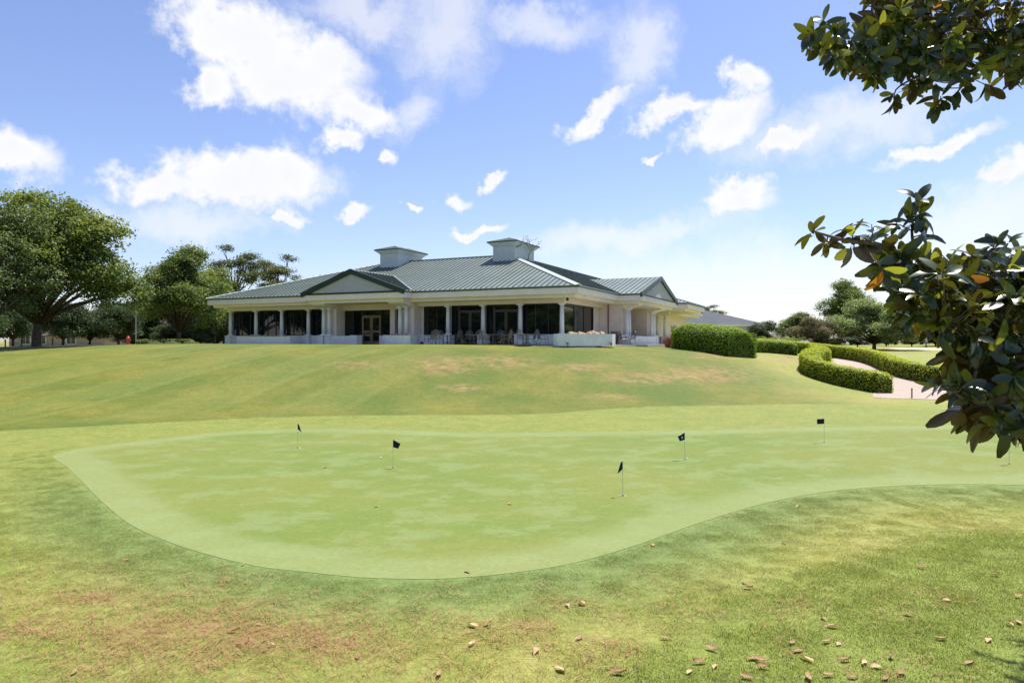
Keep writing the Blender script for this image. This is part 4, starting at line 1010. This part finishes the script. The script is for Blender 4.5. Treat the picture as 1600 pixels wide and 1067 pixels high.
# people far across the course, and a trolley
def person(px, Y, label, shirt, trou, face):
    x_ = (px-800)/F*Y; o = thing('person',label,'person',(x_,Y,hz(x_,Y)),face)
    def skin(name, verts, edges, rad, mat, lv=1):
        me = bpy.data.meshes.new(name); me.from_pydata(verts,edges,[]); me.materials.append(MATS[mat]); s_ = obj(name,me,o)
        m_ = s_.modifiers.new('skin','SKIN'); m_.use_smooth_shade = True
        for v, r_ in zip(me.skin_vertices[0].data, rad): v.radius = (r_,r_*.85) if not isinstance(r_,tuple) else r_
        me.skin_vertices[0].data[0].use_root = True
        q = s_.modifiers.new('sub','SUBSURF'); q.levels = lv; q.render_levels = lv
        return s_
    B = [(0,0,.95),(0,.0,1.2),(0,.01,1.42),(0,.0,1.52),(0,-.02,1.60),(0,-.03,1.70),(-.18,.01,1.42),(-.25,-.03,1.15),(-.22,-.2,.98),(.18,.01,1.42),(.25,-.03,1.15),(.2,-.2,.98),
         (-.1,0,.90),(-.12,-.02,.5),(-.12,.02,.08),(-.13,-.14,.04),(.1,0,.90),(.12,-.02,.5),(.12,.02,.08),(.13,-.14,.04)]
    E = [(0,1),(1,2),(2,3),(3,4),(4,5),(2,6),(6,7),(7,8),(2,9),(9,10),(10,11),(0,12),(12,13),(13,14),(14,15),(0,16),(16,17),(17,18),(18,19)]
    Rr = [(.15,.11),(.15,.11),(.14,.10),.055,.085,.09,.06,.043,.035,.06,.043,.035,.09,.06,.045,.04,.09,.06,.045,.04]
    skin('body',B,E,Rr,'skin')
    skin('shirt',[B[0],B[1],B[2],B[6],(-.23,-.01,1.25),B[9],(.23,-.01,1.25)],[(0,1),(1,2),(2,3),(3,4),(2,5),(5,6)],[(.165,.125),(.17,.125),(.155,.115),.075,.065,.075,.065],shirt)
    skin('trousers',[B[0],B[12],B[13],(-.12,.02,.14),B[16],B[17],(.12,.02,.14)],[(0,1),(1,2),(2,3),(0,4),(4,5),(5,6)],[(.168,.128),.105,.078,.065,.105,.078,.065],trou)
    for s_ in (-1,1): MB().box(s_*.13-.05,s_*.13+.05,-.2,.07,0,.1).build('shoe','cloth_dark',o)
    MB().lathe([(.10,1.70),(.108,1.74),(.085,1.80),(.03,1.825)],(0,-.03),12).build('cap',shirt,o)
person(1447,112,'person in pale clothes standing on the far fairway','cloth_pale','cloth_grey',.5)
person(1466,106,'person in dark trousers standing on the far fairway behind the magnolia','cloth_grey','cloth_dark',-.8)
x_ = (1321-800)/F*96; o = thing('golf_trolley','small white golf trolley parked before the olive green oak','golf trolley',(x_,96,hz(x_,96)),.4); o.scale = (1.1,1.1,1.1)
for s_ in (-1,1): MB().tube([(s_*.28,0,.16),(s_*.33,0,.16)],.16,14).build('wheel','white_paint',o)
MB().tube([(-.28,0,.16),(.28,0,.16)],.02,6).tube([(0,0,.16),(0,-.25,.62),(0,-.55,.98)],.02,6).build('frame','cloth_grey',o)
MB().tube([(0,.02,.14),(0,-.34,.92)],[.13,.15],12).build('bag','white_paint',o)
for k in range(4): MB().tube([(-.07+.045*k,-.32,.88),(-.08+.05*k,-.44,1.12)],.012,5).lathe([(.03,1.1),(.035,1.14),(.015,1.17)],(-.08+.05*k,-.44),6).build('club','cloth_dark',o)
# pale sand strip in front of the far trees
SAND = catmull([g2(1395,101),g2(1480,98),g2(1640,98),g2(1650,106),g2(1500,108),g2(1400,107)],4)
sheet('sand_bunker', SAND, 'sand', .03, 2.)

# ------------------------------------------------------------------ fallen leaves and pine straw
def fallen_mesh(seed):
    r_ = random.Random(seed); n = 6; V = []; Fs = []
    cur, cup_, tw = r_.uniform(-.6,1.3), r_.uniform(.1,.9), r_.uniform(-.6,.6)
    for i in range(n):
        f = i/(n-1); w = .5*math.sin(math.pi*min(1,(f*.97+.015)))**1.15*(.40+.05*math.sin(i*2.1+seed))
        for s in (-1,0,1): V.append(((f-.5), s*w, .06+abs(s)*w*cup_+cur*(f-.5)**2*.8+s*tw*(f-.5)*.4))
    for i in range(n-1):
        for k in (0,1): Fs.append((i*3+k,i*3+k+1,(i+1)*3+k+1,(i+1)*3+k))
    me = bpy.data.meshes.new('fallen_leaf'); me.from_pydata([tuple(c*.13 for c in v) for v in V],[],Fs)
    a = me.attributes.new('tint','FLOAT','FACE'); tv = r_.uniform(.15,1); a.data.foreach_set('value',[min(1,max(0,tv+r_.uniform(-.1,.1))) for _ in Fs])
    me.materials.append(MATS['fallen']); me.shade_smooth(); return me
FM = [fallen_mesh(i) for i in range(10)]
FL = [(199,877),(380,884),(364,988),(423,1012),(405,978),(740,982),(760,977),(737,1011),(838,1019),(688,1058),(875,1049),(967,1055),(888,949),(909,946),(730,895),(1134,807),(1168,920),(1225,849),(1247,792),(1440,889),(1480,940),
 (1555,901),(1590,934),(1287,969),(1301,981),(1292,1007),(1237,1007),(1113,1018),(1092,1039),(1118,1044),(1078,1052),(1177,1034),(1190,1037),(1192,1048),(1260,1034),(1321,1037),(1350,1040),(1370,1047),(1392,1029),(1408,1057),
 (1471,1002),(1515,1039),(1592,975),(1578,980),(1383,1063),(1333,1063),(1295,1058),(1262,1064),(1168,1063),(508,731),(588,792),(796,788),(694,779),(1020,852),(1247,1020),(1310,1008),(1420,962),(1545,1004),(118,1052),(905,1000),(1040,1000),(560,1030)]
rl = random.Random(2)
for px, py in FL:
    p = G(px,py); o = obj('fallen_leaf', rl.choice(FM), None, (p.x,p.y,p.z+.012), rl.uniform(0,6.28)); o.rotation_euler[0] = rl.uniform(-.3,.3)
    s = rl.uniform(.85,1.3)*(1 if py > 850 else .85); o.scale = (s,s,s)
    on = py < 800
    tag(o, 'dry pale leaf lying on the smooth putting green' if on and 400 < px < 850 else 'dry brown curled leaf lying on the grass', 'leaf', 'dry leaves on the green' if on and 400 < px < 850 else 'dry leaves on the grass')
rng = np.random.default_rng(8); Vq = []; tq = []
cl = [(rng.uniform(-200,1000), rng.uniform(915,1080)) for _ in range(120)]+[(rng.normal(300,170), rng.normal(985,35)) for _ in range(140)]+[(rng.uniform(1000,1600), rng.uniform(900,1075)) for _ in range(30)]+[(rng.uniform(0,420), rng.uniform(860,960)) for _ in range(50)]
cx = np.array([c[0] for c in cl]); cy = np.array([c[1] for c in cl])
yy = CAMZ*F/(cy-533); xx = (cx-800)/F*yy
for cxx, cyy in zip(xx, yy):
    k = rng.integers(6, 34); a0 = rng.uniform(0,3.14)
    ps = np.stack([cxx+rng.normal(size=k)*.22, cyy+rng.normal(size=k)*.22],1); ps = ps[poly_dist(ps,GREEN) > .3]
    if len(ps) == 0: continue
    zs_ = H(ps[:,0],ps[:,1])
    for (a_, b2), z0 in zip(ps, zs_):
        th = a0+rng.normal()*.7; L_ = rng.uniform(.10,.2); d = np.array([math.cos(th),math.sin(th),0]); w = np.array([-d[1],d[0],0])*.0021; lift = np.array([0,0,1.])
        p0 = np.array([a_,b2,z0+rng.uniform(.022,.04)]); p1 = p0+d*L_*.5+w*rng.normal()*6+lift*.008; p2 = p0+d*L_+w*rng.normal()*12-lift*.006
        tv = rng.uniform()
        Vq += [[p0-w,p0+w,p1+w,p1-w],[p1-w,p1+w,p2+w,p2-w]]; tq += [tv,tv]
tag(obj('pine_straw', quads_mesh('pine_straw',np.array(Vq),'pine_straw',tq)),'rust brown pine needles strewn over the near grass','pine needles',kind='stuff')

# ------------------------------------------------------------------ grass blades
def clump_mesh(seed, n, rad, hmin, hmax, w):
    rng = np.random.default_rng(seed); r = rad*np.sqrt(rng.uniform(size=n)); a = rng.uniform(0,6.283,n)
    P = np.stack([r*np.cos(a),r*np.sin(a),np.full(n,-.004)],1); th = rng.uniform(0,6.283,n); h = rng.uniform(hmin,hmax,n)
    d = np.stack([np.cos(th),np.sin(th),np.zeros(n)],1)*w; ln = rng.normal(size=(n,2))*.55
    tip = P+np.stack([ln[:,0]*h,ln[:,1]*h,h],1)
    return quads_mesh('grass_tuft', np.stack([P-d,P+d,tip],1), 'grass_blade', rng.uniform(size=n))
def grass(name, label, me, pts, smin, smax, seed):
    rng = np.random.default_rng(seed); x, y = pts[:,0], pts[:,1]; z = H(x,y); at, dg = attrs(x,y,z)
    tuft = bpy.data.objects.new('grass_tuft', me)
    pm = bpy.data.meshes.new(name); pm.vertices.add(len(x)); pm.vertices.foreach_set('co', np.stack([x,y,z],1).astype(np.float32).ravel())
    for k, v in at.items(): put_attr(pm, k, v)
    put_attr(pm,'rotz',rng.uniform(0,6.283,len(x))); put_attr(pm,'scl',rng.uniform(smin,smax,len(x))*(1+.45*at['lush']))
    o = tag(obj(name,pm),label,'grass',kind='stuff')
    ng = bpy.data.node_groups.new(name,'GeometryNodeTree')
    ng.interface.new_socket('Geometry',in_out='INPUT',socket_type='NodeSocketGeometry'); ng.interface.new_socket('Geometry',in_out='OUTPUT',socket_type='NodeSocketGeometry')
    gi = ng.nodes.new('NodeGroupInput'); go = ng.nodes.new('NodeGroupOutput'); ip = ng.nodes.new('GeometryNodeInstanceOnPoints')
    oi = ng.nodes.new('GeometryNodeObjectInfo'); oi.inputs['Object'].default_value = tuft
    a1 = ng.nodes.new('GeometryNodeInputNamedAttribute'); a1.data_type = 'FLOAT'; a1.inputs['Name'].default_value = 'rotz'
    a2 = ng.nodes.new('GeometryNodeInputNamedAttribute'); a2.data_type = 'FLOAT'; a2.inputs['Name'].default_value = 'scl'
    cx_ = ng.nodes.new('ShaderNodeCombineXYZ'); ng.links.new(a1.outputs['Attribute'],cx_.inputs['Z'])
    mp_ = ng.nodes.new('GeometryNodeMeshToPoints')
    ng.links.new(gi.outputs[0],mp_.inputs['Mesh']); ng.links.new(mp_.outputs[0],ip.inputs['Points']); ng.links.new(oi.outputs['Geometry'],ip.inputs['Instance'])
    ng.links.new(cx_.outputs[0],ip.inputs['Rotation']); ng.links.new(a2.outputs['Attribute'],ip.inputs['Scale']); ng.links.new(ip.outputs[0],go.inputs[0])
    o.modifiers.new('tufts','NODES').node_group = ng
    return o
rng = np.random.default_rng(21)
def scatter(x0,x1,y0,y1,dens):
    n = int((x1-x0)*(y1-y0)*dens); return np.stack([rng.uniform(x0,x1,n),rng.uniform(y0,y1,n)],1)
pts = scatter(-20,20,5.5,24,30); pts = pts[(np.abs(pts[:,0]) < pts[:,1]*.8+1) & (rng.uniform(size=len(pts)) < ss(24,11,pts[:,1]))]; pts = pts[poly_dist(pts,GREEN) > .17]
grass('lawn_grass','short mown grass round the near side of the green',clump_mesh(1,260,.2,.010,.025,.0022),pts,.8,1.25,1)

# ------------------------------------------------------------------ magnolia
MG = thing('magnolia_tree','glossy leaved magnolia reaching in over the green from beside the lawn','tree',(7.2,5.4,hz(7.2,5.4)))
mo = MG.location.copy()
def leaf_verts(L_=.17, w=.075, fold=.25, curl=.2):
    n = 6; V = []; Fs = []
    for i in range(n):
        f = i/(n-1); ww = w*.5*(math.sin(math.pi*min(1,f**1.15*.93+.025))**.62)
        zc = -curl*L_*f*f
        for s in (-1,0,1): V.append((f*L_+.018, s*ww, zc+abs(s)*ww*fold))
    for i in range(n-1):
        for k in (0,1): Fs.append((i*3+k,(i+1)*3+k,(i+1)*3+k+1,i*3+k+1))
    k = len(V); V += [(0,-.003,0),(0,.003,0)]; Fs.append((k,1,k+1))
    return V, Fs
VAR = [leaf_verts(.17,.078,.25,.12), leaf_verts(.18,.07,.4,.38), leaf_verts(.15,.075,.15,-.08), leaf_verts(.165,.08,.3,.6)]
def leaf_mesh(v, mat, tint):
    me = bpy.data.meshes.new('leaf'); me.from_pydata(v[0],[],v[1]); a = me.attributes.new('tint','FLOAT','FACE'); a.data.foreach_set('value',[tint]*len(v[1]))
    me.materials.append(MATS[mat]); me.shade_smooth(); return me
LM = {m_: [leaf_mesh(v,m_,tt) for v in VAR for tt in (.1,.5,.9)] for m_ in ('magnolia_leaf','magnolia_young','magnolia_rust')}
rm = random.Random(17)
LEAVES = []     # (matrix, material, variant, in_view_score)
def rosette(p, axis, n, young, scale=1., droop_=0.):
    axis = Vector(axis).normalized(); ref = axis.orthogonal().normalized(); a0 = rm.uniform(0,6.28)
    for i in range(n):
        az = a0+i*2.4+rm.uniform(-.3,.3); op = rm.uniform(.55,1.35) if not young else rm.uniform(.25,.9)
        rad = (Matrix.Rotation(az,3,axis)@ref)
        d = (axis*math.cos(op)+rad*math.sin(op)+Vector((0,0,-droop_*rm.uniform(.3,1.3)))).normalized()
        up = (axis-d*axis.dot(d)); up = up.normalized() if up.length > 1e-4 else d.orthogonal().normalized()
        up = (Matrix.Rotation(rm.uniform(-.5,.5),3,d)@up)
        sd = up.cross(d).normalized(); M3 = Matrix((d,sd,up)).transposed()
        r_ = rm.random(); m_ = 'magnolia_rust' if r_ < .012 else ('magnolia_young' if (young and r_ < .8) or r_ < .10 else 'magnolia_leaf')
        s_ = scale*rm.uniform(.72,1.18)
        q = p-axis*rm.uniform(0,.07)*scale
        LEAVES.append((Matrix.Translation(q)@M3.to_4x4()@Matrix.Scale(s_,4), m_, rm.randrange(12), q.y))
BR = MB(); TIPS = []
def branch(pts, r0, r1):
    P = [tuple(q) for q in catmull(pts,4,False)]; n = len(P)
    BR.tube([Vector(q)-mo for q in P],[r0+(r1-r0)*i/(n-1) for i in range(n)],6); return [Vector(q) for q in P]
V3 = lambda px,py,Y_: tuple(W(px,py,Y_))
trunk_pts = [(7.2,5.4,mo.z-.2),(7.25,5.45,1.2),(7.1,5.4,2.8),(7.2,5.5,4.6),(7.1,5.45,6.6),(7.2,5.5,8.6),(7.15,5.4,10.2)]
MB().tube([Vector(q)-mo for q in trunk_pts],[.26,.2,.18,.15,.11,.07,.02],10).build('trunk','bark',MG,smooth=True)
skel = []
# lower limb that carries the mass on the right of the picture
skel += branch([(7.15,5.42,2.5),(5.6,5.3,3.1),V3(1640,450,5.1),V3(1540,440,5.0),V3(1440,425,5.0),V3(1380,385,4.95),V3(1320,375,4.9),V3(1275,362,4.9)],.06,.006)
skel += branch([V3(1470,430,5.0),V3(1435,400,5.0),V3(1425,360,5.0),V3(1435,315,5.0)],.018,.005)
skel += branch([(7.1,5.42,2.3),(5.5,5.1,2.9),V3(1610,520,4.8),V3(1540,520,4.7),V3(1490,535,4.6),V3(1480,505,4.55)],.045,.006)
skel += branch([V3(1560,520,4.75),V3(1530,570,4.7),V3(1510,620,4.65),V3(1490,610,4.6)],.02,.005)
skel += branch([(5.5,5.1,2.9),V3(1600,560,4.7),V3(1580,610,4.65),V3(1560,650,4.65)],.02,.006)
skel += branch([V3(1560,440,5.05),V3(1560,405,5.1),V3(1575,380,5.15)],.015,.005)
skel += branch([V3(1450,428,5.0),V3(1420,450,4.95),V3(1440,490,4.95)],.014,.005)
# upper limb
skel2 = []
skel2 += branch([(7.1,5.45,5.2),(6.0,6.0,5.6),V3(1640,85,6.3),V3(1540,75,6.3),V3(1450,95,6.35),V3(1370,100,6.4),V3(1310,95,6.4),V3(1280,60,6.4)],.05,.006)
skel2 += branch([V3(1480,85,6.3),V3(1440,115,6.35),V3(1400,140,6.4),V3(1400,170,6.4)],.014,.004)
skel2 += branch([V3(1560,78,6.3),V3(1520,110,6.4),V3(1495,145,6.45),V3(1465,165,6.45)],.016,.004)
skel2 += branch([V3(1600,80,6.3),V3(1500,40,6.2),V3(1420,20,6.2),V3(1350,8,6.25)],.025,.005)
def grow(poly, n, Y0, dy, sk, yk, scale, size_n=(6,10), special=()):
    poly = np.array(poly,float); lo, hi = poly.min(0), poly.max(0); got = []; tries = 0
    while len(got) < n and tries < 20000:
        tries += 1; q = (rm.uniform(lo[0],hi[0]), rm.uniform(lo[1],hi[1]))
        if poly_dist(np.array([q]),poly)[0] > 0: continue
        if any(math.hypot(q[0]-a[0],q[1]-a[1]) < 8.5 for a in got): continue
        got.append(q)
    for q in got:
        p = W(q[0],q[1],Y0+rm.uniform(-dy,dy)); near = min(sk,key=lambda s: (s-p).length)
        ax = (p-near); ax = ax.normalized() if ax.length > .05 else Vector((0,0,1))
        ax = (ax+Vector((rm.uniform(-.5,.5),rm.uniform(-.7,.3),rm.uniform(.0,.7)))).normalized()
        if ax.length > 0: BR.tube([near-mo,(near+p)/2-mo+Vector((0,0,-.02)),p-mo],[.006,.005,.004],5)
        rosette(p,ax,rm.randint(*size_n),rm.random() < yk,scale,rm.uniform(0,.9))
LOW = [(1395,395),(1425,372),(1450,395),(1490,405),(1530,395),(1600,395),(1650,420),(1650,680),(1570,668),(1520,655),(1492,612),(1500,560),(1478,520),(1445,505),(1420,480),(1385,440),(1378,415)]
grow(LOW,200,4.95,.5,skel,.16,.88)
for q, n_, yg, sc_ in (((1268,362),5,0,.75),((1292,378),5,0,.8),((1312,372),4,0,.8),((1335,388),6,0,.9),((1355,372),7,0,.9),((1362,350),4,0,.85),((1385,380),7,0,1),((1405,350),6,0,.9),((1432,310),5,0,.75),((1440,335),7,0,.9),
        ((1330,360),4,0,.8),((1420,345),6,0,.9),((1445,365),6,0,.9),((1385,410),7,0,1),((1575,380),6,0,.9),((1555,385),6,0,.9),((1595,395),6,0,.9),((1520,392),6,0,.9),
        ((1478,505),10,1,1.05),((1500,500),8,1,1),((1480,590),8,1,.95),((1500,640),8,0,1),((1535,655),8,0,1),((1585,640),8,1,1.05),((1480,555),5,0,1),((1465,600),4,0,.8),((1520,625),7,0,1)):
    p = W(q[0],q[1],4.75 if q[1] > 480 else 4.95); near = min(skel,key=lambda s: (s-p).length)
    BR.tube([near-mo,p-mo],[.006,.004],5); rosette(p,((p-near).normalized()+Vector((0,-.3,.55))),n_,yg,sc_,.2 if q[1] < 520 else .6)
UP = [(1262,45),(1290,28),(1330,50),(1360,20),(1340,-40),(1660,-40),(1660,115),(1600,120),(1560,112),(1500,125),(1455,130),(1410,135),(1385,120),(1330,112),(1300,95),(1275,85)]
grow(UP,215,6.4,.5,skel2,.2,.84)
for q in ((1400,160),(1395,145),(1465,165),(1470,150),(1545,135),(1500,140),(1585,125),(1430,140),(1315,105),(1268,50)):
    p = W(q[0],q[1],6.4); near = min(skel2,key=lambda s: (s-p).length); BR.tube([near-mo,p-mo],[.005,.004],5); rosette(p,((p-near).normalized()+Vector((0,0,-.2))),6,0,.85,.9)
n_view = len(LEAVES)
# the rest of the crown, on the trunk's own limbs to the right and above
r3 = random.Random(5)
for i in range(34):
    z0 = r3.uniform(2.4,9.6); az = r3.uniform(-2.2,2.2) if z0 < 7.2 else r3.uniform(0,6.28); ln = (3.0 if z0 < 7 else 1.8)*r3.uniform(.6,1)
    b0 = Vector((7.15,5.42,z0)); e = b0+Vector((math.cos(az)*ln,math.sin(az)*ln*.85,r3.uniform(-.1,.7)))
    if e.x < 5.4 and e.z < 7.2: continue
    sk = branch([b0,(b0+e)/2+Vector((0,0,.15)),e],.03,.006)
    for j in range(10):
        f = r3.uniform(.25,1); c = b0.lerp(e,f)+Vector((r3.uniform(-.5,.5),r3.uniform(-.5,.5),r3.uniform(-.3,.4)))
        near = min(sk,key=lambda s: (s-c).length); BR.tube([near-mo,c-mo],[.006,.004],4); rosette(c,((c-near).normalized()+Vector((0,0,.5))),8,r3.random() < .15,1.0,.4)
for e in (Vector((7.15,9.2,7.5)), Vector((7.7,9.4,7.3)), Vector((7.9,8.6,6.4)), Vector((7.4,9.5,7.9))):  # unseen back limbs added to throw shade into the near right corner
    b0 = Vector((7.15,5.42,5.4)); sk = branch([b0,(b0+e)/2+Vector((.3,0,.3)),e],.035,.006)
    for j in range(12):
        c = b0.lerp(e,r3.uniform(.6,1.02))+Vector((r3.uniform(.0,.7),r3.uniform(-.4,.3),r3.uniform(-.3,.35)))
        near = min(sk,key=lambda q: (q-c).length); BR.tube([near-mo,c-mo],[.006,.004],4); rosette(c,((c-near).normalized()+Vector((0,0,.5))),9,False,1.05,.4)
BR.build('limbs','twig_bark',MG,smooth=True)
view = sorted(range(n_view), key=lambda i: LEAVES[i][3])
# leaves that show largest: the nearest ones that fall inside the picture
def inpic(i):
    q = LEAVES[i][0].translation; return abs(q.x/q.y) < .75 and abs((q.z-CAMZ)/q.y) < .5
single = [i for i in view if inpic(i)][:300]; ss_ = set(single)
for i in single:
    M4, m_, v_, _ = LEAVES[i]; o = obj('leaf', LM[m_][v_], MG); o.matrix_local = Matrix.Translation(-mo)@M4
acc = {}
for i, (M4, m_, v_, _) in enumerate(LEAVES):
    if i in ss_: continue
    acc.setdefault(m_,[]).append((M4,v_))
for m_, lst in acc.items():
    VV = []; FF = []; TT = []
    for M4, v_ in lst:
        vs, fs = VAR[v_//3]; k = len(VV); VV += [tuple((M4@Vector(q))-mo) for q in vs]; FF += [tuple(a+k for a in f) for f in fs]; TT += [(.1,.5,.9)[v_ % 3]]*len(fs)
    me = bpy.data.meshes.new('foliage'); me.from_pydata(VV,[],FF); a = me.attributes.new('tint','FLOAT','FACE'); a.data.foreach_set('value',TT)
    me.materials.append(MATS[m_]); me.shade_smooth(); tag(obj('foliage',me,MG),kind='stuff')
print('leaves', len(LEAVES), 'in view', n_view)
